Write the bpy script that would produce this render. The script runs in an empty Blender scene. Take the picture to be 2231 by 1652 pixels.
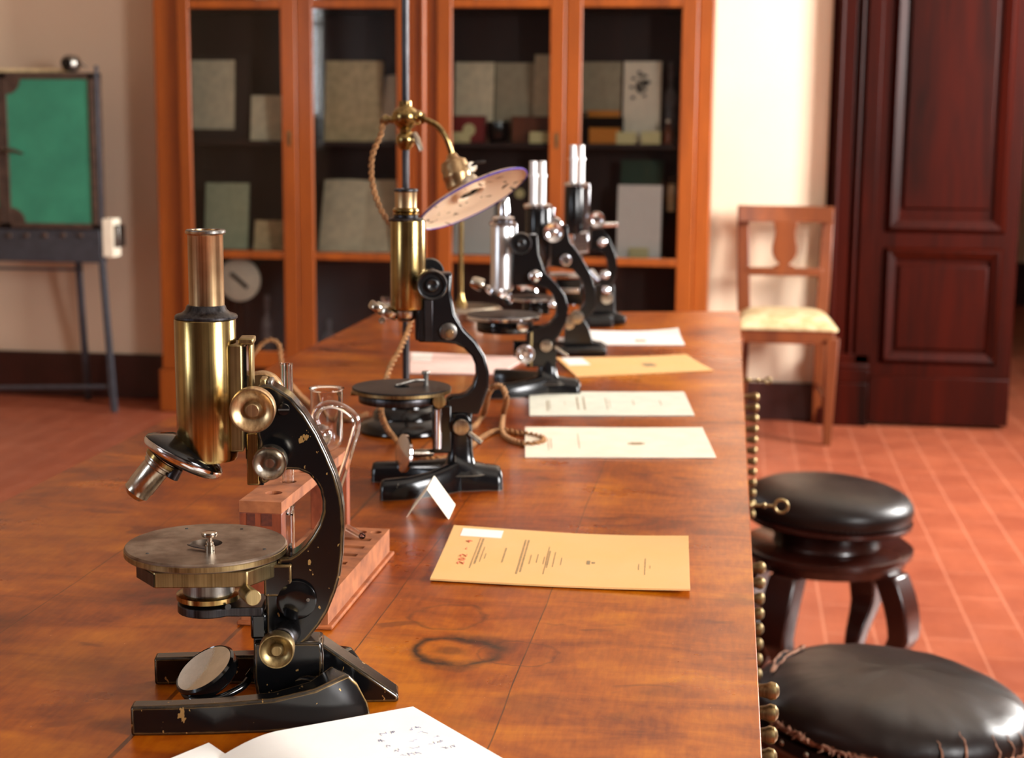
import bpy, bmesh, math, random
from mathutils import Vector, Matrix
random.seed(7)
S = bpy.context.scene
COL = S.collection
W, H, F = 2231.0, 1652.0, 3400.0
R = math.radians

# ------------------------------------------------------------------ camera
CAM = Vector((0, 0, 1.2))
YAW, PITCH, ROLL = R(8.18), R(9.05), R(.465)
_f = Vector((-math.sin(YAW)*math.cos(PITCH), math.cos(YAW)*math.cos(PITCH), -math.sin(PITCH)))
_r = Vector((math.cos(YAW), math.sin(YAW), 0))
_u = _r.cross(_f)
RGT = _r*math.cos(ROLL)+_u*math.sin(ROLL)
UPV = -_r*math.sin(ROLL)+_u*math.cos(ROLL)
FWD = _f
cd = bpy.data.cameras.new('camera'); cam = bpy.data.objects.new('camera', cd); COL.objects.link(cam)
m = Matrix((RGT, UPV, -FWD)).transposed().to_4x4(); m.translation = CAM; cam.matrix_world = m
cd.sensor_width = 36; cd.lens = F/W*36; cd.clip_start = .05; cd.clip_end = 60
cd.dof.use_dof = True; cd.dof.focus_distance = 1.10; cd.dof.aperture_fstop = 10.5
S.camera = cam

# ------------------------------------------------------------------ colour management, world, lamps
S.view_settings.view_transform = 'Standard'; S.view_settings.look = 'None'
S.view_settings.gamma = 1; S.view_settings.use_curve_mapping = False
S.view_settings.exposure = 0.5
S.cycles.max_bounces = 10; S.cycles.diffuse_bounces = 4; S.cycles.transparent_max_bounces = 16
S.cycles.use_denoising = True
wd = bpy.data.worlds.new('sky'); S.world = wd; wd.use_nodes = True
bg = wd.node_tree.nodes['Background']; bg.inputs[0].default_value = (.62, .78, 1, 1); bg.inputs[1].default_value = 2.2

def window_light(name, loc, size, rot, power, color):
    l = bpy.data.lights.new(name, 'AREA'); l.shape = 'RECTANGLE'; l.size, l.size_y = size
    l.energy = power; l.color = color
    o = bpy.data.objects.new(name, l); o.location = loc; o.rotation_euler = rot; COL.objects.link(o)
RX, LX, FY, BY, CZ = 2.9, -4.2, -3.2, 6.60, 3.7       # room: right wall, left wall, wall behind us, far wall, ceiling
window_light('daylight_right_far', (RX+.04, 4.7, 1.95), (1.3, 1.9), (0, R(90), 0), 540, (1, .97, .93))
window_light('daylight_right_near', (RX+.04, -.2, 1.95), (1.3, 1.9), (0, R(90), 0), 260, (1, .98, .96))
window_light('daylight_left', (LX-.04, -2.3, 1.95), (1.2, 1.9), (0, R(-90), 0), 80, (.82, .90, 1))

# ------------------------------------------------------------------ helpers
def ray(px, py): return FWD*F+RGT*(px-W/2)-UPV*(py-H/2)
def at(px, py, z):
    d = ray(px, py); return CAM+d*((z-CAM.z)/d.z)
def aty(px, py, Y):
    d = ray(px, py); return CAM+d*(Y/d.y)
def lin(c):
    c = c/255.
    return c/12.92 if c <= .04045 else ((c+.055)/1.055)**2.4
def rgb(r, g, b): return (lin(r), lin(g), lin(b), 1)

def new_mat(name):
    m = bpy.data.materials.new(name); m.use_nodes = True
    nt = m.node_tree; return m, nt, nt.nodes['Principled BSDF']
def N(nt, t, **kw):
    n = nt.nodes.new(t)
    for k, v in kw.items():
        if k in n.inputs: n.inputs[k].default_value = v
        else: setattr(n, k, v)
    return n
def L(nt, a, b): nt.links.new(a, b)
def coords(nt, scale=(1, 1, 1), rot=(0, 0, 0), src='Object'):
    tc = nt.nodes.new('ShaderNodeTexCoord'); mp = nt.nodes.new('ShaderNodeMapping')
    mp.inputs['Scale'].default_value = scale; mp.inputs['Rotation'].default_value = rot
    L(nt, tc.outputs[src], mp.inputs[0]); return mp.outputs[0]
def ramp(nt, fac, stops):
    n = nt.nodes.new('ShaderNodeValToRGB'); e = n.color_ramp.elements
    while len(e) < len(stops): e.new(.5)
    for i, (p, c) in enumerate(stops): e[i].position = p; e[i].color = c if len(c) == 4 else rgb(*c)
    L(nt, fac, n.inputs[0]); return n.outputs[0]
def mixc(nt, fac, a, b, mode='MIX'):
    n = nt.nodes.new('ShaderNodeMix'); n.data_type = 'RGBA'; n.blend_type = mode
    for s, v in ((n.inputs[0], fac), (n.inputs[6], a), (n.inputs[7], b)):
        if hasattr(v, 'is_linked'): L(nt, v, s)
        else: s.default_value = v
    return n.outputs[2]
def math_(nt, op, a, b=None, clamp=False):
    n = nt.nodes.new('ShaderNodeMath'); n.operation = op; n.use_clamp = clamp
    for i, v in enumerate((a, b)):
        if v is None: continue
        if hasattr(v, 'is_linked'): L(nt, v, n.inputs[i])
        else: n.inputs[i].default_value = v
    return n.outputs[0]
def noise(nt, co, sc, det=4, rough=.55, dist=0):
    n = N(nt, 'ShaderNodeTexNoise', Scale=sc, Detail=det, Roughness=rough, Distortion=dist); L(nt, co, n.inputs['Vector']); return n.outputs[0]
def bump(nt, p, h, strength=.2, dist=.001):
    b = N(nt, 'ShaderNodeBump', Strength=strength, Distance=dist); L(nt, h, b.inputs['Height']); L(nt, b.outputs[0], p.inputs['Normal'])

def plain(name, c, rough=.5, metal=0, var=.0, coat=0, c2=None, sc=30, **kw):
    m, nt, p = new_mat(name)
    p.inputs['Base Color'].default_value = rgb(*c); p.inputs['Roughness'].default_value = rough; p.inputs['Metallic'].default_value = metal
    if coat: p.inputs['Coat Weight'].default_value = coat; p.inputs['Coat Roughness'].default_value = .08
    co = coords(nt)
    if c2 is None: c2 = tuple(x*(1-var) for x in c)
    n = noise(nt, co, sc, 5)
    L(nt, ramp(nt, n, [(.3, c2), (.65, c)]), p.inputs['Base Color'])
    return m
def metal(name, c, c2, rough=.2, streak=(1, 1, .06), sc=60, rvar=.15):
    m, nt, p = new_mat(name); p.inputs['Metallic'].default_value = 1
    co = coords(nt, streak); n = noise(nt, co, sc, 6, .6); n2 = noise(nt, coords(nt), 25, 5)
    n3 = noise(nt, coords(nt, (1, 1, .012)), 420, 3, .7) if streak[2] < 1 else n
    f = math_(nt, 'ADD', math_(nt, 'MULTIPLY', math_(nt, 'ADD', n, n2), .3), math_(nt, 'MULTIPLY', n3, .4))
    L(nt, ramp(nt, f, [(.38, c2), (.58, c)]), p.inputs['Base Color'])
    L(nt, math_(nt, 'ADD', math_(nt, 'MULTIPLY', math_(nt, 'ADD', n2, n3), rvar*.6), rough-rvar*.5), p.inputs['Roughness'])
    if streak[2] < 1: bump(nt, p, n3, .12, .0004)
    return m
def wood(name, dark, light, stretch=(1, 1, .12), sc=14, rough=.35, coat=.3, grain=.5, rot=(0, 0, 0), bmp=.1, spec=.5):
    m, nt, p = new_mat(name)
    co = coords(nt, stretch, rot); n = noise(nt, co, sc, 6, .6, .6); g = noise(nt, co, sc*9, 3, .5)
    f = math_(nt, 'ADD', math_(nt, 'MULTIPLY', n, 1-grain*.4), math_(nt, 'MULTIPLY', g, grain*.4))
    L(nt, ramp(nt, f, [(.32, dark), (.66, light)]), p.inputs['Base Color'])
    p.inputs['Roughness'].default_value = rough
    p.inputs['Specular IOR Level'].default_value = spec
    p.inputs['Coat Weight'].default_value = coat; p.inputs['Coat Roughness'].default_value = .15
    bump(nt, p, g, bmp, .0005)
    return m
def enamel(name, c=(9, 9, 10), wear=(176, 140, 84), amount=.5, rough=.16, chips=.7):
    """black lacquer with brass showing at the worn edges and in chips"""
    m, nt, p = new_mat(name)
    bv = N(nt, 'ShaderNodeBevel'); bv.samples = 4; bv.inputs['Radius'].default_value = .0022
    ge = nt.nodes.new('ShaderNodeNewGeometry')
    d = nt.nodes.new('ShaderNodeVectorMath'); d.operation = 'DOT_PRODUCT'
    L(nt, bv.outputs[0], d.inputs[0]); L(nt, ge.outputs['Normal'], d.inputs[1])
    e = math_(nt, 'SUBTRACT', 1, d.outputs['Value'])
    co = coords(nt); n = noise(nt, co, 130, 5, .7)
    em = math_(nt, 'GREATER_THAN', math_(nt, 'MULTIPLY', e, n), .012/max(amount, .01))
    n3 = noise(nt, coords(nt, (1, 1, .6)), 160, 3, .6)
    ch = math_(nt, 'GREATER_THAN', n3, chips)
    f = math_(nt, 'MAXIMUM', em, ch)
    L(nt, mixc(nt, f, rgb(*c), rgb(*wear)), p.inputs['Base Color'])
    L(nt, math_(nt, 'MULTIPLY', f, .7), p.inputs['Metallic'])
    L(nt, math_(nt, 'ADD', rough, math_(nt, 'MULTIPLY', f, .25)), p.inputs['Roughness'])
    n4 = noise(nt, co, 40, 3); bump(nt, p, n4, .05, .001)
    return m
def glass(name, c=(255, 255, 255), rough=0, ior=1.47):
    m, nt, p = new_mat(name); p.inputs['Base Color'].default_value = rgb(*c)
    p.inputs['Transmission Weight'].default_value = 1; p.inputs['Roughness'].default_value = rough; p.inputs['IOR'].default_value = ior
    return m
def pane_glass(name, refl=.07):
    m, nt, p = new_mat(name)
    g = N(nt, 'ShaderNodeBsdfGlossy', Roughness=.03); t = nt.nodes.new('ShaderNodeBsdfTransparent')
    t.inputs[0].default_value = (.96, .97, .96, 1)
    mx = nt.nodes.new('ShaderNodeMixShader'); fr = N(nt, 'ShaderNodeFresnel', IOR=1.45)
    f = math_(nt, 'ADD', fr.outputs[0], refl-.04, True)
    L(nt, f, mx.inputs[0]); L(nt, t.outputs[0], mx.inputs[1]); L(nt, g.outputs[0], mx.inputs[2])
    L(nt, mx.outputs[0], nt.nodes['Material Output'].inputs[0]); return m

# materials
BRASS = metal('aged_brass', (190, 162, 104), (96, 76, 44), .2)
BRASSP = metal('pinkish_lacquered_brass', (208, 178, 134), (138, 106, 74), .33)
BRASSD = metal('dull_brass', (170, 148, 104), (104, 86, 56), .36, rvar=.2)
NICKEL = metal('worn_nickel', (206, 198, 184), (150, 134, 112), .22)
SATIN = metal('satin_chrome', (244, 242, 240), (214, 212, 210), .32, rvar=.05)
CHROME = metal('bright_chrome', (238, 238, 240), (206, 206, 210), .1, rvar=.05)
GUN = metal('darkened_steel', (84, 82, 84), (40, 38, 40), .34)
STEELG = metal('grey_steel', (150, 146, 140), (92, 84, 76), .35)
BLACK = enamel('worn_black_lacquer', amount=.6, chips=.675)
BLACK2 = enamel('black_lacquer', (12, 12, 14), (120, 112, 100), amount=.22, rough=.2, chips=.78)
BLACKG = plain('glossy_black', (9, 9, 10), .12, 0, .2)
RUBBER = plain('black_bakelite', (17, 17, 19), .3, 0, .3)
STAGE = metal('bronzed_stage_plate', (160, 144, 128), (104, 86, 72), .42, (1, 1, 1), 40, .15)
STAGE2 = metal('dark_stage_plate', (70, 66, 64), (40, 38, 38), .45, (1, 1, 1), 40, .1)
GLASS = glass('clear_glass'); PANE = pane_glass('cabinet_glass', .04)
MIRROR = metal('mirror_glass', (235, 240, 238), (220, 228, 226), .03, rvar=.0)
PAPERW = plain('white_paper', (250, 247, 240), .7, 0, .02)
PAPERC = plain('cream_paper', (252, 240, 216), .7, 0, .05)
PAPERG = plain('grey_green_paper', (230, 230, 212), .7, 0, .05)
PAPERO = plain('orange_tan_paper', (240, 186, 122), .75, 0, .04, c2=(232, 184, 112), sc=12)
PAPERP = plain('pink_paper', (250, 216, 206), .7, 0, .05)
PAPERT = plain('old_tan_paper', (226, 200, 152), .8, 0, .2)
PAPERA = plain('aged_cream_paper', (240, 226, 192), .8, 0, .12)
PAPERL = plain('pale_green_paper', (190, 198, 164), .8, 0, .1)
PAPERGR = plain('greyish_paper', (176, 164, 138), .8, 0, .1)
LABELY = plain('pale_yellow_card', (224, 216, 160), .7, 0, .03)
INKM = plain('grey_print_ink', (150, 126, 88), .8); INKR = plain('red_crayon', (226, 96, 76), .8); INKB = plain('blue_ink', (150, 160, 200), .8)
INKD = plain('dark_ink', (60, 56, 52), .8)
CORD = plain('brown_cloth_cord', (176, 124, 74), .85, 0, .35, sc=160)
RACKW = wood('pinkish_rack_wood', (112, 56, 26), (180, 102, 56), (1, 1, 1), 30, .65, 0, spec=.3)
RACKD = wood('dark_rack_end_wood', (96, 40, 22), (158, 80, 48), (1, 1, .4), 40, .45, .1)
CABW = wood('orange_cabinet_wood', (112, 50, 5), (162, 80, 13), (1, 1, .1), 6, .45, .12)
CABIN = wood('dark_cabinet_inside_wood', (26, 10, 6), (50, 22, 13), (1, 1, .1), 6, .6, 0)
CHAIRW = wood('walnut_chair_wood', (86, 36, 8), (126, 62, 20), (1, 1, .1), 9, .45, .1)
DOORW = wood('dark_red_door_wood', (15, 2, 0), (58, 8, 0), (1, 1, .08), 7, .42, .0, spec=.12)
STOOLW = wood('dark_stool_wood', (26, 8, 5), (56, 20, 12), (1, 1, .2), 9, .26, .3)
DRAWW = wood('dark_drawer_wood', (44, 16, 6), (84, 36, 14), (1, .1, 1), 9, .35, .3)
FABRIC = plain('cream_damask', (218, 200, 158), .6, 0, .2, c2=(168, 142, 92), sc=22)
GREEN = plain('green_painted_panel', (58, 142, 112), .4, 0, .2, sc=6, c2=(46, 120, 96))
IRON = plain('grey_painted_iron', (72, 74, 82), .45, .3, .15)
RUSTY = plain('rusty_iron', (88, 66, 54), .7, .2, .3)
REDBOX = plain('red_cardboard', (128, 20, 18), .5); AMBER = plain('amber_wood', (206, 128, 30), .4); DKGREEN = plain('dark_green_cloth', (34, 66, 50), .7)
ENAMELW = plain('cream_enamel', (236, 206, 172), .25, 0, .05, .5); BLUE = plain('blue_enamel_rim', (60, 52, 150), .25)
DARKB = plain('dark_brown_card', (46, 32, 28), .7)

class G:
    """collects shapes into one mesh"""
    def __init__(s): s.b = bmesh.new()
    def lathe(s, prof, o=(0, 0, 0), ax=(0, 0, 1), seg=56, closed=False):
        o = Vector(o); ax = Vector(ax).normalized()
        x = ax.orthogonal().normalized(); y = ax.cross(x); rings = []
        for r, t in prof:
            if r < 1e-6: rings.append([s.b.verts.new(o+ax*t)])
            else: rings.append([s.b.verts.new(o+ax*t+(x*math.cos(a)+y*math.sin(a))*r) for a in (2*math.pi*i/seg for i in range(seg))])
        prs = list(zip(rings, rings[1:]))
        if closed: prs.append((rings[-1], rings[0]))
        for a, b in prs:
            for i in range(seg):
                j = (i+1) % seg
                if len(a) == 1 and len(b) == 1: break
                if len(a) == 1: vs = (a[0], b[j], b[i])
                elif len(b) == 1: vs = (a[i], a[j], b[0])
                else: vs = (a[i], a[j], b[j], b[i])
                try: s.b.faces.new(vs)
                except ValueError: pass
        return s
    def cyl(s, a, b, r, r2=None, seg=32, c=.0):
        a, b = Vector(a), Vector(b); h = (b-a).length; r2 = r if r2 is None else r2
        c = min(r, r2, h/2)*.12 if c == 0 else c
        return s.lathe([(0, 0), (r-c, 0), (r, c), (r2, h-c), (r2-c, h), (0, h)], a, b-a, seg)
    def tube(s, pts, r, seg=10, caps=True):
        pts = [Vector(p) for p in pts]; n = len(pts); rr = r if isinstance(r, (list, tuple)) else [r]*n
        t0 = (pts[1]-pts[0]).normalized(); x = t0.orthogonal().normalized(); prev = None
        for i, p in enumerate(pts):
            t = (pts[min(i+1, n-1)]-pts[max(i-1, 0)]).normalized()
            x = (x-t*x.dot(t)).normalized(); y = t.cross(x)
            ring = [s.b.verts.new(p+(x*math.cos(a)+y*math.sin(a))*rr[i]) for a in (2*math.pi*k/seg for k in range(seg))]
            if prev:
                for k in range(seg): s.b.faces.new((prev[k], prev[(k+1) % seg], ring[(k+1) % seg], ring[k]))
            elif caps: s.b.faces.new(ring[::-1])
            prev = ring
        if caps: s.b.faces.new(prev)
        return s
    def box(s, a, b, M=None):
        x0, y0, z0 = a; x1, y1, z1 = b
        x0, x1 = min(x0, x1), max(x0, x1); y0, y1 = min(y0, y1), max(y0, y1); z0, z1 = min(z0, z1), max(z0, z1)
        v = [Vector(c) for c in ((x0, y0, z0), (x1, y0, z0), (x1, y1, z0), (x0, y1, z0), (x0, y0, z1), (x1, y0, z1), (x1, y1, z1), (x0, y1, z1))]
        if M: v = [M @ c for c in v]
        return s.hexa(v)
    def hexa(s, v):
        v = [s.b.verts.new(c) for c in v]
        for f in ((3, 2, 1, 0), (4, 5, 6, 7), (0, 1, 5, 4), (1, 2, 6, 5), (2, 3, 7, 6), (3, 0, 4, 7)): s.b.faces.new([v[i] for i in f])
        return s
    def prism(s, poly, ext):
        ext = Vector(ext); a = [s.b.verts.new(Vector(p)) for p in poly]; b = [s.b.verts.new(Vector(p)+ext) for p in poly]; n = len(a)
        s.b.faces.new(a[::-1]); s.b.faces.new(b)
        for i in range(n): s.b.faces.new((a[i], a[(i+1) % n], b[(i+1) % n], b[i]))
        return s
    def loft(s, secs, caps=True):
        prev = None
        for sec in secs:
            ring = [s.b.verts.new(Vector(p)) for p in sec]; n = len(ring)
            if prev:
                for k in range(n): s.b.faces.new((prev[k], prev[(k+1) % n], ring[(k+1) % n], ring[k]))
            elif caps: s.b.faces.new(ring[::-1])
            prev = ring
        if caps: s.b.faces.new(prev)
        return s
    def out(s, name, mat, parent=None, bev=0, ang=38, sub=0, segs=2):
        bmesh.ops.recalc_face_normals(s.b, faces=s.b.faces)
        me = bpy.data.meshes.new(name); s.b.to_mesh(me); s.b.free()
        me.shade_smooth(); me.set_sharp_from_angle(angle=R(ang))
        me.materials.append(mat)
        o = bpy.data.objects.new(name, me); COL.objects.link(o)
        if bev:
            md = o.modifiers.new('bevel', 'BEVEL'); md.width = bev; md.segments = segs; md.limit_method = 'ANGLE'; md.angle_limit = R(35)
        if sub:
            md = o.modifiers.new('sub', 'SUBSURF'); md.levels = sub; md.render_levels = sub
        if parent: o.parent = parent
        return o
def thing(name, label, cat, loc=(0, 0, 0), rz=0, group=None):
    o = bpy.data.objects.new(name, None); o.empty_display_size = .05; COL.objects.link(o)
    o.location = loc; o.rotation_euler = (0, 0, rz); return tag(o, label, cat, group)
def tag(o, label, cat, group=None):
    o['label'] = label; o['category'] = cat
    if group: o['group'] = group
    return o
def struct(o): o['kind'] = 'structure'; return o
def smooth_path(pts, n=8):
    """Catmull-Rom through the points"""
    P = [Vector(p) for p in pts]; P = [P[0]*2-P[1]]+P+[P[-1]*2-P[-2]]; out = []
    for i in range(1, len(P)-2):
        for k in range(n):
            t = k/n; a, b, c, d = P[i-1:i+3]
            out.append(.5*((2*b)+(c-a)*t+(2*a-5*b+4*c-d)*t*t+(3*b-a-3*c+d)*t**3))
    out.append(P[-2]); return out

class Rig:
    """an instrument standing on the table in a vertical plane; photo measurements give its sizes in that plane"""
    def __init__(s, name, label, cat, foot, th, z=.82, group=None):
        s.O = at(foot[0], foot[1], z); s.th = R(th)
        s.U = Vector((math.cos(s.th), math.sin(s.th), 0)); s.V = Vector((-math.sin(s.th), math.cos(s.th), 0))
        s.root = thing(name, label, cat, s.O, s.th, group)
    def p(s, x, y, v=0):
        d = ray(x, y); o = s.O+s.V*v; t = (o-CAM).dot(s.V)/d.dot(s.V); q = CAM+d*t-s.O
        return Vector((q.dot(s.U), v, q.z))
    def k(s, x, y, v=0): return (s.p(x+1, y, v)-s.p(x, y, v)).length
    def floor(s, x, y, z=0):
        q = at(x, y, s.O.z+z)-s.O; return Vector((q.dot(s.U), q.dot(s.V), q.z))
    def lathe(s, name, mat, cx, prof, v=0, parent=None, hollow=0, **kw):
        k = s.k(cx, prof[0][1], v); pr = [(hw*k, s.p(cx, y, v).z) for hw, y in prof]
        u = s.p(cx, sum(y for _, y in prof)/len(prof), v).x
        if hollow:      # open top like an eyepiece
            r, z = pr[0]; pr = [(0, z-.004), (r*hollow, z-.003), (r*hollow, z)]+pr
        else: pr = [(0, pr[0][1])]+pr
        pr.append((0, pr[-1][1]))
        return G().lathe(pr, (u, v, 0)).out(name, mat, parent or s.root, **kw)
    def knob(s, name, mat, x, y, r, v0, v1, style='cup', parent=None):
        """axis across the instrument, v0 the root, v1 the face towards us (the px centre is that of the face)"""
        c = s.p(x, y, v1); r = r*s.k(x, y, v1); h = abs(v1-v0); ax = Vector((0, -1 if v1 < v0 else 1, 0)); o = Vector((c.x, v0, c.z)); g = G()
        rim = min(.012, h*.45)
        if style == 'cup':
            g.lathe([(0, 0), (r*.34, 0), (r*.34, h-rim), (r*.9, h-rim), (r*.99, h-rim*.85), (r, h-rim*.15), (r*.965, h), (r*.91, h), (r*.86, h-.001), (r*.62, h-.0035), (r*.42, h-.0045), (r*.36, h-.003), (r*.31, h-.0015), (r*.27, h-.001), (0, h-.001)], o, ax)
        elif style == 'flat':
            g.lathe([(0, 0), (r*.9, 0), (r, h*.15), (r, h*.85), (r*.93, h), (r*.5, h+r*.04), (0, h+r*.06)], o, ax)
        elif style == 'ball':
            g.lathe([(0, 0), (r*.3, 0), (r*.3, h-r)]+[(r*math.sin(a), h-r*.8-r*.8*math.cos(a)) for a in (R(25+i*15.5) for i in range(11))], o, ax)
        elif style == 'bake':
            g.lathe([(0, 0), (r*.4, 0), (r*.4, h-rim), (r*.92, h-rim), (r, h-rim*.7), (r, h-rim*.3), (r*.92, h), (r*.8, h-.001), (r*.7, h-.004), (r*.5, h-.004), (r*.42, h-.001), (r*.33, h-.0005), (r*.2, h-.002), (0, h-.0025)], o, ax)
        return g.out(name, mat, parent or s.root)
    def plate(s, name, mat, pts, th, vc=0, bev=.0015, parent=None):
        vf = vc-th/2
        return G().prism([s.p(x, y, vf) for x, y in pts], (0, th, 0)).out(name, mat, parent or s.root, bev=bev)
    def box(s, name, mat, x0, y0, x1, y1, v0, v1, bev=.001, parent=None):
        a, b = s.p(x0, y0, v0), s.p(x1, y1, v0)
        return G().box((a.x, v0, b.z), (b.x, v1, a.z)).out(name, mat, parent or s.root, bev=bev)
    def rod(s, name, mat, a, b, r, r2=None, parent=None):
        A, B = s.p(*a), s.p(*b); k = s.k(a[0], a[1], a[2] if len(a) > 2 else 0)
        return G().cyl(A, B, r*k, None if r2 is None else r2*k).out(name, mat, parent or s.root)

# ================================================================== THE ROOM
def wall_mat(name, c, c2):
    m, nt, p = new_mat(name); co = coords(nt); n = noise(nt, co, 1.1, 5, .5)
    L(nt, ramp(nt, n, [(.3, c2), (.7, c)]), p.inputs['Base Color']); p.inputs['Roughness'].default_value = .62
    bump(nt, p, noise(nt, co, 60, 4), .08, .002); return m
WALL = wall_mat('cream_plaster', (236, 214, 190), (228, 204, 176))
CEIL = wall_mat('ceiling_plaster', (206, 200, 188), (196, 190, 176))
WALLF = wood('dark_unseen_wall', (36, 20, 12), (70, 42, 26), (1, 1, .1), 4, .5, 0)  # unseen wall; dark panelling invented so black lacquer reflects little light
WALLD = wall_mat('darkened_ochre_plaster', (132, 106, 80), (120, 94, 70))  # unseen side walls, darkened to cut bounce light and give metals contrast
SKIRT = plain('dark_painted_skirting', (58, 22, 18), .4, 0, .3, .2, sc=8)

fm, nt, p = new_mat('terracotta_tiles')
co = coords(nt, (1, 1, 1), (0, 0, R(90)))
bt = N(nt, 'ShaderNodeTexBrick', Scale=1.0); bt.offset = .5
for k, v in (('Mortar Size', .0035), ('Brick Width', .24), ('Row Height', .119), ('Bias', 0.), ('Mortar Smooth', .3)): bt.inputs[k].default_value = v
bt.inputs['Color1'].default_value = rgb(158, 82, 56); bt.inputs['Color2'].default_value = rgb(142, 70, 48); bt.inputs['Mortar'].default_value = rgb(200, 132, 104)
L(nt, co, bt.inputs['Vector'])
n = noise(nt, co, 5, 6, .6)
L(nt, mixc(nt, .55, bt.outputs[0], ramp(nt, n, [(.3, (132, 64, 44)), (.7, (174, 96, 66))])), p.inputs['Base Color'])
L(nt, math_(nt, 'ADD', .24, math_(nt, 'MULTIPLY', noise(nt, co, 9, 4), .25)), p.inputs['Roughness'])
bump(nt, p, bt.outputs['Fac'], -.25, .002)

NY = 11.5      # the room beyond the doorway ends here
DX0, DX1, DZ = .50, 2.35, 2.75       # doorway opening in the far wall
struct(G().box((LX, FY, -.1), (RX, NY, 0)).out('floor', fm))
struct(G().box((LX-.2, FY-.2, CZ), (RX+.2, NY, CZ+.1)).out('ceiling', CEIL))
g = G(); g.box((LX-.2, BY, 0), (DX0, BY+.25, CZ)); g.box((DX0, BY, DZ), (DX1, BY+.25, CZ)); g.box((DX1, BY, 0), (RX+.2, BY+.25, CZ))
struct(g.out('wall_back', WALL))
struct(G().box((LX, NY, 0), (RX, NY+.2, CZ)).out('wall_beyond_door', WALL))
def wall_with_windows(name, axis, pos, thick, a0, a1, wins):
    """axis 'y': wall runs along y at x=pos; 'x': runs along x at y=pos"""
    g = G(); cur = a0
    def bx(u0, u1, z0, z1):
        if axis == 'y': g.box((pos, u0, z0), (pos+thick, u1, z1))
        else: g.box((u0, pos, z0), (u1, pos+thick, z1))
    for c, w in wins:
        bx(cur, c-w/2, 0, CZ); bx(c-w/2, c+w/2, 0, 1.0); bx(c-w/2, c+w/2, 2.9, CZ); cur = c+w/2
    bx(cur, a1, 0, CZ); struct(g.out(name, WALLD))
wall_with_windows('wall_right', 'y', RX, .2, FY-.2, NY, [(-.2, 1.3), (4.7, 1.3)])
wall_with_windows('wall_left', 'y', LX-.2, .2, FY-.2, NY, [(-2.3, 1.2)])
struct(G().box((LX, FY-.2, 0), (RX, FY, CZ)).out('wall_front', WALLF))
WHITEP = plain('white_painted_wood', (226, 220, 206), .4, 0, .05)
def window(n, axis, pos, c, w):
    g = G(); z0, z1 = 1.0, 2.9
    for u0, u1, a, b in ((-w/2, -w/2+.05, z0, z1), (w/2-.05, w/2, z0, z1), (-w/2, w/2, z0, z0+.05), (-w/2, w/2, z1-.05, z1), (-.025, .025, z0, z1), (-w/2, w/2, 2.2, 2.24)):
        if axis == 'y': g.box((pos-.02, c+u0, a), (pos+.02, c+u1, b))
        else: g.box((c+u0, pos-.02, a), (c+u1, pos+.02, b))
    struct(g.out('window_%d' % n, WHITEP))
window(1, 'y', RX-.02, 4.7, 1.3); window(2, 'y', RX-.02, -.2, 1.3); window(3, 'y', LX+.02, -2.3, 1.2)
struct(G().box((LX, BY-.025, 0), (-2.40, BY, .20)).out('baseboard_left', SKIRT, bev=.004))
struct(G().box((-.12, BY-.025, 0), (.36, BY, .16)).out('baseboard_right', SKIRT, bev=.004))
struct(G().box((LX, NY-.025, 0), (RX, NY, .3)).out('baseboard_beyond', SKIRT))
# door casing and the closed leaf
g = G()
zt = 2.85
for x0, x1, y in ((.355, .39, BY-.03), (.39, .45, BY-.075), (.45, .49, BY-.045), (.49, .55, BY-.09)):
    g.box((x0, y, .0), (x1, BY+.01, zt))
for x in (.39, .47, .50): g.tube([(x, BY-.075, .27), (x, BY-.075, zt)], .012, 12)
struct(g.out('trim_1', DOORW, bev=.004))
g = G(); g.box((.345, BY-.10, 0), (.55, BY+.005, .18)); g.box((.35, BY-.095, .18), (.55, BY, .24)); g.tube([(.35, BY-.085, .25), (.55, BY-.085, .25)], .014, 10); g.box((.352, BY-.09, .26), (.55, BY, .30))
struct(g.out('trim_2', DOORW, bev=.004))
LY = BY-.06
x0, x1 = .55, 1.12
leaf = struct(G().box((x0, LY, .015), (x1, LY+.05, 2.74)).out('door_1', DOORW, bev=.003))
def moulding(a, b, c, d, w, y, dp):
    g = G()
    for (p0, p1, q0, q1) in ((a, b, c, c+w), (a, b, d-w, d), (a, a+w, c, d), (b-w, b, c, d)):
        g.box((p0, y-dp, q0), (p1, y+.002, q1))
    return g
def ring_frame(name, a, b, c, d, w, y, dp, parent):
    """mitred bevelled moulding"""
    g = G()
    o = [(a, c), (b, c), (b, d), (a, d)]; i = [(a+w, c+w), (b-w, c+w), (b-w, d-w), (a+w, d-w)]; mid = [(a+w*.35, c+w*.35), (b-w*.35, c+w*.35), (b-w*.35, d-w*.35), (a+w*.35, d-w*.35)]
    for k in range(4):
        j = (k+1) % 4
        secs = [[(o[q][0], y, o[q][1]), (mid[q][0], y-dp, mid[q][1]), (i[q][0], y-dp*.45, i[q][1]), (i[q][0], y, i[q][1])] for q in (k, j)]
        g.loft(secs)
    return g.out(name, DOORW, parent, bev=.002)
ring_frame('panel_moulding', .592, 1.07, .80, 2.62, .055, LY, .022, leaf)
G().box((.66, LY-.012, .90), (1.0, LY+.001, 2.54)).out('raised_panel', DOORW, leaf, bev=.009, segs=3)
ring_frame('panel_moulding', .592, 1.065, .262, .745, .05, LY, .022, leaf)
G().box((.655, LY-.012, .325), (1.01, LY+.001, .67)).out('raised_panel', DOORW, leaf, bev=.009, segs=3)
G().box((.553, LY-.02, .015), (1.117, LY+.001, .21)).out('kick_board', DOORW, leaf, bev=.004)
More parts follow.
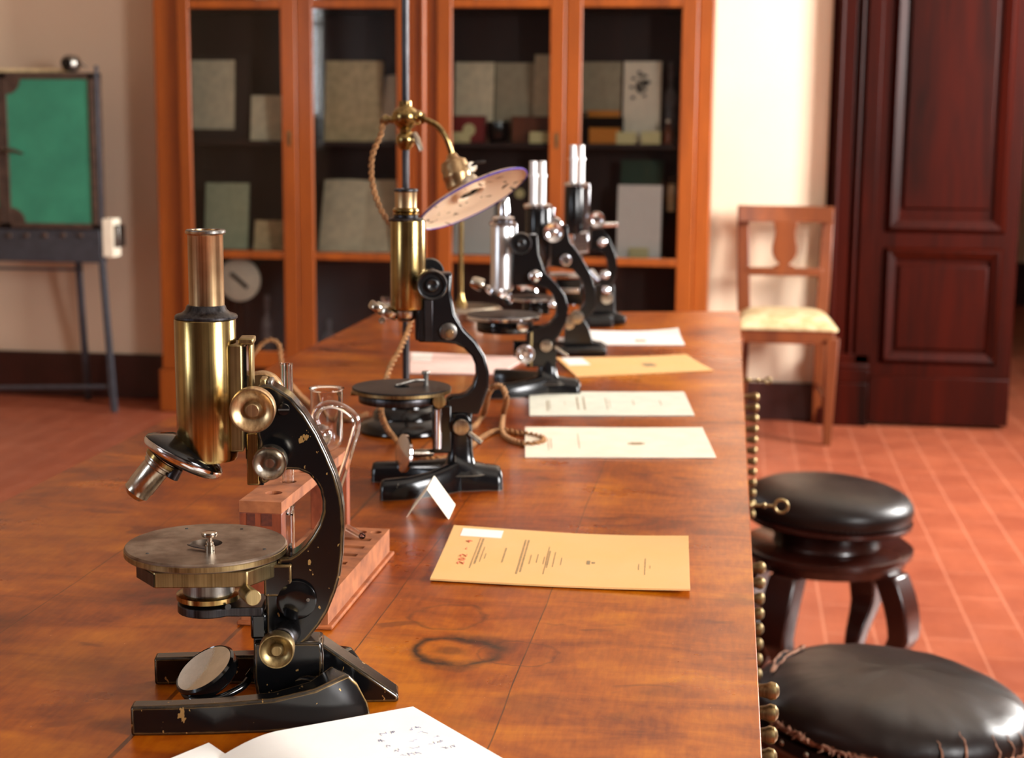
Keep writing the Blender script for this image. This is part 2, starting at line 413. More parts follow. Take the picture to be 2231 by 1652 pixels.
# the second leaf, swung away into the next room
leaf2 = struct(G().box((DX1-.06, BY+.05, .015), (DX1-.01, BY+.85, 2.74)).out('door_2', DOORW, bev=.003))
G().box((DX1-.072, BY+.13, .3), (DX1-.058, BY+.75, .84)).out('raised_panel', DOORW, leaf2, bev=.006)

# ================================================================== TABLE
TZ = .82
tm, nt, p = new_mat('table_wood')
co = coords(nt); cg = coords(nt, (1, .16, 1)); cx = coords(nt, (.35, 1, 1))
n1 = noise(nt, co, 3.2, 6, .6, .8); n2 = noise(nt, cx, 22, 5, .6, 1.2); n3 = noise(nt, cg, 240, 3, .6)
n4 = noise(nt, co, 9, 5, .62, .6)
f = math_(nt, 'ADD', math_(nt, 'ADD', math_(nt, 'MULTIPLY', n1, .38), math_(nt, 'MULTIPLY', n4, .22)), math_(nt, 'ADD', math_(nt, 'MULTIPLY', n2, .28), math_(nt, 'MULTIPLY', n3, .12)))
base = ramp(nt, f, [(.36, (62, 20, 1)), (.44, (116, 44, 2)), (.52, (156, 74, 4)), (.62, (192, 108, 10))])
sep = nt.nodes.new('ShaderNodeSeparateXYZ'); tc = nt.nodes.new('ShaderNodeTexCoord'); L(nt, tc.outputs['Object'], sep.inputs[0])
X, Y = sep.outputs[0], sep.outputs[1]
# plank to plank colour: seams run the length of the table
wob = math_(nt, 'MULTIPLY', math_(nt, 'SUBTRACT', noise(nt, coords(nt, (0, 1, 0)), 6, 2), .5), .006)
Xw = math_(nt, 'ADD', X, wob)
for a, b, c in ((-.80, -.37, (.80, .78, .74)), (-.37, -.27, (.92, .88, .86)), (-.145, .06, (1.12, 1.22, .9))):
    inside = math_(nt, 'MULTIPLY', math_(nt, 'GREATER_THAN', Xw, a), math_(nt, 'LESS_THAN', Xw, b))
    base = mixc(nt, inside, base, mixc(nt, 1.0, base, (c[0], c[1], c[2], 1), 'MULTIPLY'))
seam = None
for sx in (-.545, -.37, -.27, -.145):
    wd_ = .0017 if sx == -.37 else .0005
    q = math_(nt, 'LESS_THAN', math_(nt, 'ABSOLUTE', math_(nt, 'SUBTRACT', Xw, sx)), wd_)
    seam = q if seam is None else math_(nt, 'MAXIMUM', seam, q)
base = mixc(nt, math_(nt, 'MULTIPLY', seam, math_(nt, 'MULTIPLY', noise(nt, co, 25, 3), 1.5, True)), base, rgb(58, 24, 8))
def stain(cx_, cy_, rx, w, strength, col):
    global base
    dx = math_(nt, 'SUBTRACT', X, cx_); dy = math_(nt, 'SUBTRACT', Y, cy_)
    d = math_(nt, 'SQRT', math_(nt, 'ADD', math_(nt, 'MULTIPLY', dx, dx), math_(nt, 'MULTIPLY', dy, dy)))
    d = math_(nt, 'ADD', d, math_(nt, 'MULTIPLY', math_(nt, 'SUBTRACT', noise(nt, co, 24, 5), .5), .034))
    if isinstance(w, float) and w > .005: w = math_(nt, 'MULTIPLY', math_(nt, 'MULTIPLY', noise(nt, coords(nt, (1, 1, 1), (0, 0, .4)), 13, 2), noise(nt, co, 18, 2)), w*4.2)
    if w: m_ = math_(nt, 'SUBTRACT', 1, math_(nt, 'DIVIDE', math_(nt, 'ABSOLUTE', math_(nt, 'SUBTRACT', d, rx)), w), True)
    else: m_ = math_(nt, 'MULTIPLY', math_(nt, 'SUBTRACT', 1, math_(nt, 'DIVIDE', d, rx), True), 2, True)
    m_ = math_(nt, 'MULTIPLY', m_, math_(nt, 'MULTIPLY', math_(nt, 'MULTIPLY', noise(nt, co, 60, 4), 1.8), strength), True)
    base = mixc(nt, m_, base, rgb(*col))
stain(-.197, 1.090, .030, .012, 1.0, (46, 20, 8)); stain(-.20, 1.088, .014, 0, .5, (60, 28, 10))
stain(-.150, 1.092, .027, .0022, .6, (84, 34, 14)); stain(-.215, 1.17, .03, .004, .6, (70, 26, 10))
stain(-.62, 1.02, .05, 0, .5, (84, 26, 10)); stain(-.13, .99, .03, 0, .35, (84, 34, 14)); stain(-.43, .99, .05, 0, .45, (90, 30, 12))
sp = math_(nt, 'MULTIPLY', math_(nt, 'SUBTRACT', noise(nt, coords(nt, (.6, 1, 1)), 30, 3, .5, .4), .635), 14, True)
base = mixc(nt, math_(nt, 'MULTIPLY', sp, .6), base, rgb(84, 24, 6))
ol = math_(nt, 'MULTIPLY', math_(nt, 'SUBTRACT', noise(nt, coords(nt, (1, 1, 1), (0, 0, 1)), 12, 4, .5), .62), 9, True)
base = mixc(nt, math_(nt, 'MULTIPLY', ol, .45), base, rgb(92, 50, 8))
dust = math_(nt, 'GREATER_THAN', noise(nt, coords(nt, (1.0, .35, 1)), 520, 2, .5), .775)
base = mixc(nt, math_(nt, 'MULTIPLY', dust, .35), base, rgb(220, 180, 150))
L(nt, base, p.inputs['Base Color'])
rn = noise(nt, co, 7, 5, .6)
L(nt, math_(nt, 'ADD', .19, math_(nt, 'MULTIPLY', rn, .22)), p.inputs['Roughness'])
p.inputs['Specular IOR Level'].default_value = .3
p.inputs['Coat Weight'].default_value = .06; p.inputs['Coat Roughness'].default_value = .16
bump(nt, p, math_(nt, 'ADD', math_(nt, 'MULTIPLY', n2, .7), math_(nt, 'MULTIPLY', seam, -1.5)), .12, .0008)

table = thing('laboratory_table', 'long polished orange-brown wooden laboratory table with slide drawers along its right side', 'table', (0, 0, 0))
A = at(820, 683, TZ); B = at(1608, 678, TZ); XR, XL = .0275, -.735; Y0 = .45
top = [(XL, Y0, TZ-.035), (XR, Y0, TZ-.035), (B.x+.004, B.y, TZ-.035), (A.x, A.y, TZ-.035)]
G().prism(top, (0, 0, .035)).out('table_top', tm, table, bev=.0012)
G().prism([(XL+.05, Y0+.05, .08), (XR-.03, Y0+.05, .08), (XR-.03, B.y-.1, .08), (XL+.05, A.y-.1, .08)], (0, 0, TZ-.115)).out('cabinet_body', DRAWW, table, bev=.002)
G().prism([(XL+.08, Y0+.08, 0), (XR-.07, Y0+.08, 0), (XR-.07, B.y-.14, 0), (XL+.08, A.y-.14, 0)], (0, 0, .08)).out('plinth', DRAWW, table, bev=.002)
# banks of shallow slide drawers on the right side; each drawer has a small brass knob
dz, xf = .0205, XR-.03
drw = knobm = None
def drawer(y, z, wdt, knob=True):
    global drw, knobm
    if drw is None:
        drw = G().box((0, -wdt/2, -dz/2+.001), (.006, wdt/2, dz/2-.001)).out('drawer', DRAWW, table, bev=.001)
        knobm = G().lathe([(0, 0), (.0035, 0), (.0038, .012), (.0048, .024), (.0068, .034), (.0084, .0375), (.0074, .042), (.004, .0447), (0, .0453)], (.006, 0, 0), (1, 0, 0), 20).out('knob', BRASSD, drw)
        d, k = drw, knobm
    else:
        d = drw.copy(); COL.objects.link(d); d.parent = table; k = None
        if knob: k = knobm.copy(); COL.objects.link(k); k.parent = d
    d.location = (xf, y, z)
BANKS = [(1.34, .712, 8), (1.98, .644, 9), (2.92, .71, 12)]
for y, z, n_ in BANKS:
    G().box((xf, y-.13, z+.015), (xf+.005, y+.13, TZ-.04)).out('lock_rail', DRAWW, table, bev=.001)
    for i in range(n_): drawer(y, z-i*dz, .24)
# large drawers with keys between the banks
def make_key(label, y, z, ln, r):
    t = thing('key', label, 'key', (xf+.005, y, z), 0, None)
    G().lathe([(0, -.004), (.0022, -.004), (.0022, ln*.35), (.0042, ln*.38), (.0048, ln*.43), (.0042, ln*.48), (.002, ln*.52), (.002, ln*.7), (.0038, ln*.73), (.0038, ln*.78), (.002, ln*.81), (.002, ln), (0, ln)], (0, 0, 0), (1, 0, 0), 20).out('shank', BRASSD, t)
    pts = [(ln+r*1.0+r*math.cos(a), 0, r*math.sin(a)) for a in (2*math.pi*i/28 for i in range(28))]
    g = G(); prof = [(r+.0022*math.cos(a), .0022*math.sin(a)) for a in (2*math.pi*i/10 for i in range(10))]
    g.lathe(prof, (ln+r, 0, 0), (0, 1, .0), 32, closed=True); g.out('bow', BRASSD, t)
    return t
make_key('brass key with a ring bow, in a lock beside the far black stool', 2.0, .722, .055, .0085)
make_key('thin dark key in a lock at the far end of the table', 2.92, .742, .056, .005)

# ================================================================== GLAZED CABINET
CY = 6.30; CB = BY-.01
cab = thing('display_cabinet', 'tall glazed orange-brown wooden display cabinet against the far wall', 'cabinet', (0, 0, 0))
cX0, cX1, cZT = -2.41, -.115, 2.45
def cbox(name, x0, x1, z0, z1, y0, y1, mt=CABW, bev=.004, parent=None):
    return G().box((x0, y0, z0), (x1, y1, z1)).out(name, mt, parent or cab, bev=bev)
def pX(px, py=300, Y=CY): return aty(px, py, Y).x
def pZ(px, py, Y=CY): return aty(px, py, Y).z
cbox('side_panel', cX0, cX0+.03, 0, cZT, CY, CB); cbox('side_panel', cX1-.03, cX1, 0, cZT, CY, CB)
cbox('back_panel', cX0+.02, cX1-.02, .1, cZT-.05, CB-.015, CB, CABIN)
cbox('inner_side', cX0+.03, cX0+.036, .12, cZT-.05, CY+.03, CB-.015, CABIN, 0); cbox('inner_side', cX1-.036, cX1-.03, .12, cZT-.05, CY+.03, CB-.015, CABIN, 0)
cbox('cornice', cX0-.05, cX1+.05, cZT-.06, cZT+.06, CY-.05, CB, bev=.015)
cbox('plinth', cX0-.012, cX1+.012, 0, .185, CY-.018, CB, bev=.006)
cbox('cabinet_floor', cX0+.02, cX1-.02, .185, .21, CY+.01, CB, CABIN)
XM0, XM1 = pX(893), pX(952)
cbox('partition', (XM0+XM1)/2-.012, (XM0+XM1)/2+.012, .2, cZT-.06, CY+.03, CB-.01, CABIN)
cbox('centre_post', XM0, XM1, .185, cZT-.06, CY-.004, CY+.03)
g = G(); g.tube([((XM0+XM1)/2, CY-.006, .2), ((XM0+XM1)/2, CY-.006, cZT-.07)], .012, 12); g.out('centre_bead', CABW, cab)
for x0, x1 in ((cX0, pX(393)), (pX(1517), cX1)): cbox('corner_post', x0, x1, .185, cZT-.06, CY-.006, CY+.03)
SH1, SH2, SH3 = 1.150, .690, 1.70
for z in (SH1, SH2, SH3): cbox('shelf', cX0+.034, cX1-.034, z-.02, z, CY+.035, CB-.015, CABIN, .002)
def glazed_door(x0, x1, gx0, gx1, knob_side):
    d = G().box((x0, CY-.022, .205), (gx0, CY+.004, cZT-.07))
    d.box((gx1, CY-.022, .205), (x1, CY+.004, cZT-.07))
    dd = d.out('door', CABW, cab, bev=.004)
    for z0, z1 in ((.205, .275), (SH2-.026, SH2+.018-.012), (SH3-.018, SH3+.018), (cZT-.14, cZT-.07)):
        G().box((gx0-.002, CY-.020, z0), (gx1+.002, CY+.002, z1)).out('glazing_rail', CABW, dd, bev=.004)
    G().box((gx0-.004, CY-.010, .27), (gx1+.004, CY-.007, cZT-.1)).out('glass_pane', PANE, dd)
    kx = (gx1+x1)/2 if knob_side > 0 else (gx0+x0)/2
    if knob_side > 0: G().prism([(kx-.006, CY-.0235, 1.13), (kx+.006, CY-.0235, 1.13), (kx+.008, CY-.0235, 1.19), (kx-.008, CY-.0235, 1.19)], (0, .003, 0)).out('keyhole_plate', BRASSD, dd)
glazed_door(pX(394), pX(650)-.001, pX(420), pX(617), 1)
glazed_door(pX(650)+.001, XM0-.002, pX(685), pX(866), -1)
glazed_door(XM1+.002, pX(1231)-.001, pX(986), pX(1197), 1)
glazed_door(pX(1231)+.001, pX(1516), pX(1266), pX(1480), -1)

# ---- what stands on its shelves
def slab(name, label, cat, mt, x0, y0, x1, y1, z, Y=6.43, th=.006, lean=8, rz=0, group=None, skew=0):
    """leaning sheet or book; px corners of its face, foot on the shelf at height z"""
    a = aty(x0, y1, Y); b = aty(x1, y0, Y); w = b.x-a.x; h = b.z-z
    h = h/math.cos(R(lean))
    t = G().box((-w/2, 0, 0), (w/2, th, h)).out(name, mt, bev=min(.001, th/4))
    t.location = (a.x+w/2, Y, z+.0005); t.rotation_euler = (R(-lean), R(skew), R(rz))
    return tag(t, label, cat, group)
def lines_on(parent, w, h, rows, mt, name='print'):
    g = G(); y = -.0006
    for (x0, x1, z) in rows: g.box((x0*w, y, z*h-.0014), (x1*w, 0.0002, z*h+.0014))
    return g.out(name, mt, parent)
a = slab('document', 'grey mount board with a cream page, left pane of the cabinet, upper shelf', 'document', DARKB, 424, 120, 540, 300, SH1, Y=6.47, th=.012, lean=5)
w, h = .2, .26
G().box((-.14, -.003, .045), (.055, .0, .335)).out('page', PAPERA, a)
slab('booklet', 'small cream booklet beside the mounted page on the upper shelf', 'booklet', PAPERA, 545, 208, 622, 302, SH1, Y=6.42, th=.012)
slab('book', 'greenish pamphlet standing in the left pane of the cabinet, middle shelf', 'book', PAPERL, 445, 400, 536, 545, SH2, Y=6.43, th=.015)
slab('book', 'low cream booklet beside the greenish pamphlet, middle shelf', 'book', PAPERT, 552, 482, 625, 546, SH2, Y=6.41, th=.03, lean=14)
slab('book', 'large old tan book with stained cover standing on the upper shelf', 'book', PAPERT, 706, 132, 829, 302, SH1, Y=6.43, th=.03, lean=7)
def open_book(name, label, x0, x1, ytop, z, Y, mt, lean=20):
    a = aty(x0, ytop, Y); b = aty(x1, ytop, Y); w = b.x-a.x; h = (a.z-z)/math.cos(R(lean))
    t = thing(name, label, 'book', (a.x+w/2, Y, z+.001)); t.rotation_euler = (R(-lean), 0, 0)
    for s in (-1, 1):
        secs = [[(s*u*w/2, -.012*math.sin(u*3.1)**.6-.002, 0), (s*u*w/2, .008, 0), (s*u*w/2, .008, h), (s*u*w/2, -.012*math.sin(u*3.1)**.6-.002, h*(1+.0*u))] for u in (.0, .08, .2, .35, .5, .7, .9, 1)]
        G().loft(secs).out('page_block', mt, t)
    G().box((-w/2-.006, .008, -.0), (w/2+.006, .012, h+.006)).out('cover', DARKB, t)
    return t
open_book('open_book', 'pale open book propped on the upper shelf behind the lamp rod', 828, 930, 165, SH1, 6.42, PAPERC)
open_book('open_book', 'large open book with cream pages propped on the middle shelf', 692, 885, 395, SH2, 6.36, PAPERA, 22)
# lower compartment, left bay
t = thing('round_dial', 'white round dial with a dark pointer at the bottom of the left pane', 'dial', aty(521, 610, 6.45))
G().lathe([(0, 0), (.085, 0), (.092, .006), (.092, .02), (.08, .026), (0, .026)], (0, .02, 0), (0, -1, 0)).out('face', PAPERC, t)
G().box((-.008, -.012, -.05), (.008, -.006, .045), Matrix.Rotation(R(-50), 4, 'Y')).out('pointer', INKD, t)
G().box((-.012, .01, -(t.location.z-.21)), (.012, .03, -.08)).out('foot', BLACKG, t)
G().box((-.06, -.03, -(t.location.z-.21)), (.06, .07, -(t.location.z-.222))).out('foot_plate', BLACKG, t)
def bottle(label, x, z, Y, r, h, mt, stop=None, group=None, name='bottle'):
    t = thing(name, label, 'bottle', (x, Y, z))
    G().lathe([(0, .001), (r*.95, .001), (r, r*.2), (r, h*.62), (r*.8, h*.72), (r*.36, h*.8), (r*.36, h*.93), (r*.48, h*.95), (r*.48, h), (0, h)], seg=28).out('body', mt, t)
    if stop: G().lathe([(0, h), (r*.3, h), (r*.5, h*1.05), (r*.45, h*1.13), (0, h*1.16)], seg=20).out('stopper', stop, t)
    return t
GREYG = plain('cloudy_glass', (120, 112, 112), .12, 0, .3)
bottle('narrow cloudy glass bottle low in the left pane of the cabinet', pX(583, 700, 6.45), .21, 6.45, .028, .25, GREYG, GREYG)
bottle('dim little jar in the lower part of the second pane', pX(716, 600, 6.5), .21, 6.5, .03, .16, GREYG, GREYG)
# right bay, third pane
for nm, lb, mt, c, kw in (
  ('document', 'pale printed page at the left of the third pane, upper shelf', PAPERA, (988, 135, 1074, 252), {}),
  ('document', 'brownish-grey folder behind, middle of the third pane, upper shelf', PAPERGR, (1076, 136, 1166, 250), dict(Y=6.46)),
  ('document', 'pale page standing at the right edge of the third pane, upper shelf', PAPERA, (1161, 118, 1202, 250), dict(Y=6.45)),
  ('document', 'brownish-grey folder at the left of the fourth pane, upper shelf', PAPERGR, (1262, 134, 1353, 255), dict(Y=6.46)),
  ('print_sheet', 'white sheet with a dark drawing in the fourth pane, upper shelf', PAPERC, (1356, 133, 1441, 254), dict(Y=6.45))):
    z0 = aty((c[0]+c[2])/2, c[3], kw.get('Y', 6.44)).z
    o = slab(nm, lb, 'document', mt, *c, SH1, **kw)
    if nm == 'print_sheet':
        g = G(); w = (c[2]-c[0])*6.45/F
        for i in range(26):
            x, z = random.gauss(.0, .022), .24+random.gauss(0, .03); g.box((x-.008, -.0012, z-.005), (x+.008, 0, z+.005), None)
        g.out('drawing', INKD, o)
def small_box(label, mt, c, z, Y, dep=.05, name='box', cat='box', zb=None, group=None, th_extra=None):
    a = aty(c[0], c[3], Y); b = aty(c[2], c[1], Y); w = b.x-a.x; z0 = z if zb is None else zb
    t = G().box((-w/2, 0, 0), (w/2, dep, b.z-z0)).out(name, mt, bev=.002); t.location = (a.x+w/2, Y, z0+.0005)
    return tag(t, label, cat, group)
o = small_box('red box with an oval cream label on the upper shelf', REDBOX, (988, 253, 1056, 292), SH1, 6.37)
G().lathe([(0, 0), (.026, 0), (.026, .0008), (0, .0008)], (0, 0, .05), (0, -1, 0), 28).out('oval_label', LABELY, o)
o = thing('cup', 'black rounded pot beside the red box on the upper shelf', 'pot', (pX(1086, 280, 6.4), 6.40, SH1))
G().lathe([(0, .001), (.034, .001), (.044, .02), (.048, .05), (.046, .085), (.042, .085), (.04, .02), (0, .016)]).out('body', BLACKG, o)
small_box('low brown wooden box at the right of the third pane', CHAIRW, (1115, 254, 1196, 300), SH1, 6.40)
small_box('flat black case carrying an amber lid in the fourth pane', BLACKG, (1270, 256, 1358, 300), SH1, 6.40)
b1 = small_box('amber wooden slide box in front of the flat black case', AMBER, (1283, 279, 1350, 307), SH1, 6.35, .045)
zt_ = aty(1300, 256, 6.40).z
small_box('amber wooden lid lying on the flat black case', AMBER, (1280, 241, 1350, 256), SH1, 6.42, .05, zb=zt_)
GC = 'caption cards along the shelf edges'
for lb, c, z, Yc in (('yellowish caption card under the red box', (985, 288, 1024, 308), SH1, 6.345), ('yellowish caption card under the low brown box', (1153, 288, 1196, 309), SH1, 6.345),
              ('white caption card in front of the fourth pane sheets, the left one', (1342, 288, 1386, 310), SH1, 6.340), ('white caption card nearest the little bottle', (1397, 287, 1439, 310), SH1, 6.340),
              ('small pale card at the foot of the leaning white paper', (1370, 541, 1412, 561), SH2, 6.345)):
    slab('caption_card', lb, 'card', LABELY, c[0], c[1], c[2], c[3], z, Y=Yc, th=.001, lean=12, group=GC)
bottle('small white-capped bottle at the right end of the upper shelf', pX(1455, 290, 6.36), SH1, 6.36, .018, .085, CHAIRW, PAPERC)
bottle('tall dim glass bottle behind, right end of the upper shelf', pX(1462, 200, 6.50), SH1, 6.50, .03, .29, GREYG, GREYG)
slab('document', 'white sheet leaning in the third pane, middle shelf', 'document', PAPERW, 984, 440, 1072, 553, SH2, Y=6.40, th=.003, lean=25)
o = slab('name_plate', 'dark tall panel with a small oval cream label, third pane', 'panel', DARKB, 1100, 385, 1162, 560, SH2, Y=6.47, th=.01, lean=4)
G().lathe([(0, 0), (.02, 0), (.02, .001), (0, .001)], (0, 0, .25), (0, -1, 0), 24).out('oval_label', LABELY, o)
slab('folder', 'dark green folder standing behind white paper in the fourth pane', 'folder', DKGREEN, 1348, 350, 1445, 558, SH2, Y=6.44, th=.04, lean=5)
slab('document', 'white paper leaning on the dark green folder', 'document', PAPERW, 1342, 405, 1442, 560, SH2, Y=6.37, th=.003, lean=9)
bk = small_box('narrow black ledger with a pale spine label beside the green folder', BLACKG, (1447, 380, 1476, 560), SH2, 6.40, .1, 'book', 'book')
G().box((-.014, -.0012, .19), (.014, .0005, .3)).out('spine_label', PAPERT, bk)
# things just showing on the top shelf
slab('document', 'lower edge of a pale sheet on the top shelf, second door', 'document', PAPERA, 556, -60, 616, 6, SH3, Y=6.40, th=.003, lean=4)
slab('document', 'lower edge of a pale sheet on the top shelf, third door', 'document', PAPERA, 1030, -60, 1150, 6, SH3, Y=6.40, th=.003, lean=4)

# ================================================================== CHAIR
ch = thing('dining_chair', 'old walnut chair with urn-shaped splat and cream damask seat by the far wall', 'chair', (.19, 6.27, 0), 0)
def cp(x, y, z): return Vector((x-.19, y-6.27, z))
YF, YB = 6.07, 6.47
def taper_leg(x0, x1, y0, y1, z0, z1, w0, w1, nm='leg'):
    secs = [[cp(x+sx*w/2, y+sy*w/2, z) for sx, sy in ((-1, -1), (1, -1), (1, 1), (-1, 1))] for x, y, z, w in ((x0, y0, z0, w0), (x1, y1, z1, w1))]
    return G().loft(secs).out(nm, CHAIRW, ch, bev=.004)
taper_leg(.365, .372, YF, YF, 0, .42, .032, .050); taper_leg(.012, .005, YF, YF, 0, .42, .032, .050)
for x, xt in ((.345, .362), (.035, .018)):
    pts = [(x, YB+.06, 0, .032), (x, YB+.01, .22, .042), (x, YB-.01, .43, .052), ((x+xt)/2, YB, .62, .052), (xt, YB+.04, .905, .046)]
    secs = [[cp(px_+sx*w/2, y+sy*.013, z) for sx, sy in ((-1, -1), (1, -1), (1, 1), (-1, 1))] for px_, y, z, w in pts]
    G().loft(secs).out('back_leg', CHAIRW, ch, bev=.004)
G().loft([[cp(.02+u*.335, YB-.02+.04*0+.02*math.sin(u*3.14)+s0, z) for s0, z in ((0, .84), (.022, .842), (.04, .905), (.018, .905))] for u in (-.06, .2, .5, .8, 1.08)]).out('top_rail', CHAIRW, ch, bev=.003)
G().box(cp(.035, YB-.012, .622), cp(.345, YB+.010, .655)).out('lower_rail', CHAIRW, ch, bev=.003)
urn = [(1697, 489), (1697, 500), (1703, 506), (1706, 510), (1703, 525), (1684, 545+5), (1678, 560), (1681, 578), (1690, 588), (1694, 592), (1680, 598), (1676, 606)]
half = [(w_*1.32, z_) for w_, z_ in [(.036, .845), (.034, .825), (.030, .80), (.034, .765), (.038, .74), (.038, .715), (.030, .69), (.016, .672), (.016, .668), (.032, .66), (.034, .65)]]
pl = [cp(.19-w, YB-.006, z) for w, z in half]+[cp(.19+w, YB-.006, z) for w, z in reversed(half)]
G().prism(pl, (0, .012, 0)).out('urn_splat', CHAIRW, ch, bev=.002)
G().box(cp(.0, YF-.012, .395), cp(.378, YF+.012, .45)).out('front_rail', CHAIRW, ch, bev=.003)
for x in (.372, .002): G().loft([[cp(x+d-(0 if y < 6.2 else (.02 if x > .1 else -.03)), y, z) for d, z in ((-.01, .395), (.01, .395), (.01, .45), (-.01, .45))] for y in (YF, YB)]).out('side_rail', CHAIRW, ch, bev=.003)
G().box(cp(.03, YB-.02, .395), cp(.35, YB, .45)).out('back_rail', CHAIRW, ch, bev=.003)
for xs in (.355, .025): G().tube([cp(xs+(.01 if xs > .1 else -.01), YF, .17), cp(xs-(.01 if xs > .1 else -.01), YB+.02, .17)], .009, 8).out('stretcher', CHAIRW, ch)
# padded seat
g = G(); NX, NYq = 14, 14; vs = {}
def seatz(u, v): return .452+.055*((1-abs(u)**4)*(1-abs(v)**4))**.5
for i in range(NX+1):
    for j in range(NYq+1):
        u, v = -1+2*i/NX, -1+2*j/NYq
        wdt = .205-.02*(v+1)/2
        vs[i, j] = g.b.verts.new(cp(.188+u*wdt*(1.02), (YF+YB)/2-.01+v*.215, seatz(u, v)))
for i in range(NX):
    for j in range(NYq): g.b.faces.new((vs[i, j], vs[i+1, j], vs[i+1, j+1], vs[i, j+1]))
bd = [vs[i, 0] for i in range(NX+1)]+[vs[NX, j] for j in range(1, NYq+1)]+[vs[i, NYq] for i in range(NX-1, -1, -1)]+[vs[0, j] for j in range(NYq-1, 0, -1)]
lo = [g.b.verts.new(v.co-Vector((0, 0, .012))) for v in bd]
for i in range(len(bd)): g.b.faces.new((bd[i], lo[i], lo[(i+1) % len(bd)], bd[(i+1) % len(bd)]))
g.b.faces.new(lo)
g.out('seat_cushion', FABRIC, ch, sub=1, ang=80)

# ================================================================== CABINET ON TALL LEGS
KY = 6.25
kc = thing('instrument_cabinet', 'grey iron cabinet on tall splayed legs with green door panels at the left', 'cabinet', (-2.9, 6.4, 0))
def kp(x, y, z): return Vector((x+2.9, y-6.4, z))
kx1 = pX(212, 300, KY); kx0 = kx1-1.02; kz1 = pZ(150, 158, KY); kz0 = pZ(150, 500, KY); kzA = pZ(150, 572, KY)
D = .06
g = G()
g.box(kp(kx0, KY, kz1-.02), kp(kx1, KY+D, kz1)); g.box(kp(kx0, KY+.01, kz0), kp(kx1, KY+D, kz0+.015)); g.box(kp(kx0, KY+D-.006, kz0), kp(kx1, KY+D, kz1)); g.box(kp(kx1-.012, KY+.01, kz0), kp(kx1, KY+D, kz1)); g.box(kp(kx0, KY+.01, kz0), kp(kx0+.012, KY+D, kz1))
g.out('case', RUSTY, kc, bev=.002)
G().box(kp(kx0, KY, kzA), kp(kx1, KY+D, kz0)).out('apron', IRON, kc, bev=.003)
for px_ in (20, 58, 98, 138, 175): 
    c = aty(px_, 513, KY); G().lathe([(0, 0), (.012, 0), (.009, .006), (0, .008)], kp(c.x, KY, c.z), (0, -1, 0), 16).out('rivet', RUSTY, kc)
def kdoor(px0, px1, hinge_left):
    a = pX(px0, 300, KY); b = pX(px1, 300, KY); w = .024
    f = G(); y0, y1 = KY-.012, KY+.0
    f.box(kp(a, y0, kz0+.004), kp(a+w, y1, kz1-.006)); f.box(kp(b-w, y0, kz0+.004), kp(b, y1, kz1-.006)); f.box(kp(a, y0, kz1-.028), kp(b, y1, kz1-.006)); f.box(kp(a, y0, kz0+.004), kp(b, y1, kz0+.026))
    fr = f.out('door', RUSTY, kc, bev=.002)
    G().box(kp(a+w-.004, y0+.004, kz0+.02), kp(b-w+.004, y1-.002, kz1-.02)).out('green_panel', GREEN, fr)
    for z, s in ((kz1-.028, -1), (kz0+.026, 1)):       # rounded corner plates
        cx_ = a+w if not hinge_left else b-w
        sg = 1 if not hinge_left else -1
        pts = [kp(cx_, y0+.001, z)]+[kp(cx_+sg*.062*math.cos(t), y0+.001, z+s*.062*math.sin(t)) for t in (i*math.pi/16 for i in range(9))]
        G().prism(pts, (0, .004, 0)).out('corner_plate', RUSTY, fr)
    return fr
d2 = kdoor(8, 209, False); d1 = kdoor(-195, 6, True)
c = aty(32, 328, KY)
g = G(); g.cyl(kp(c.x-.012, KY-.012, c.z), kp(c.x-.012, KY-.04, c.z), .009); g.tube([kp(c.x-.03, KY-.04, c.z+.006), kp(c.x+.01, KY-.045, c.z+.002), kp(c.x+.055, KY-.04, c.z-.012)], [.007, .009, .005], 10)
g.out('handle', STEELG, d2)
def kleg(x0, y0, x1, y1, z1=None, mt=IRON):
    secs = [[kp(x+sx*.012, y+sy*.012, z) for sx, sy in ((-1, -1), (1, -1), (1, 1), (-1, 1))] for x, y, z in ((x0, y0, 0), (x1, y1, kzA+.02))]
    G().loft(secs).out('leg', mt, kc, bev=.002)
fx = pX(247, 880, KY-.02); lx = kx1-.015
kleg(fx, KY-.01, lx+.012, KY+.012); kleg(kx0-(fx-kx1), KY-.01, kx0+.02, KY+.012)
kleg(pX(188, 800, KY+.26), KY+.27, pX(174, 580, KY+.06), KY+.045); kleg(kx0+.02, KY+.27, kx0+.06, KY+.045)
G().tube([kp(kx0-.05, KY-.005, pZ(0, 856, KY)), kp(fx-.02, KY-.005, pZ(228, 842, KY))], .009, 8).out('stretcher', IRON, kc)
G().tube([kp(kx0, KY+.045, pZ(0, 588, KY)), kp(lx-.09, KY+.045, pZ(180, 590, KY))], .006, 8).out('under_rail', IRON, kc)
G().box(kp(kx1-.004, KY+.0, kz0+.01), kp(kx1+.006, KY+.02, kz1+.03)).out('corner_rod', IRON, kc, bev=.002)
G().tube([kp(kx0, KY+.03, kz1+.008), kp(kx1-.12, KY+.03, kz1+.008)], .008, 8).out('top_rail', PAPERT, kc)
mo = aty(165, 147, KY+.08)
t = thing('small_motor', 'small round black and silver motor on top of the grey iron cabinet', 'motor', (mo.x, KY+.035, kz1+.001))
G().lathe([(0, -.04), (.02, -.04), (.034, -.025), (.036, .02), (.028, .035), (0, .037)], (0, 0, .037), (0, 1, 0)).out('housing', STEELG, t)
G().lathe([(0, -.052), (.018, -.052), (.022, -.045), (.022, -.03), (0, -.03)], (-.004, 0, .037), (0, 1, 0)).out('cap', BLACKG, t)
G().tube([(.0, -.02, .03), (.05, -.02, .04), (.07, -.01, .02)], .004, 8).out('bracket', STEELG, t)
so = aty(231, 517, KY+.1)
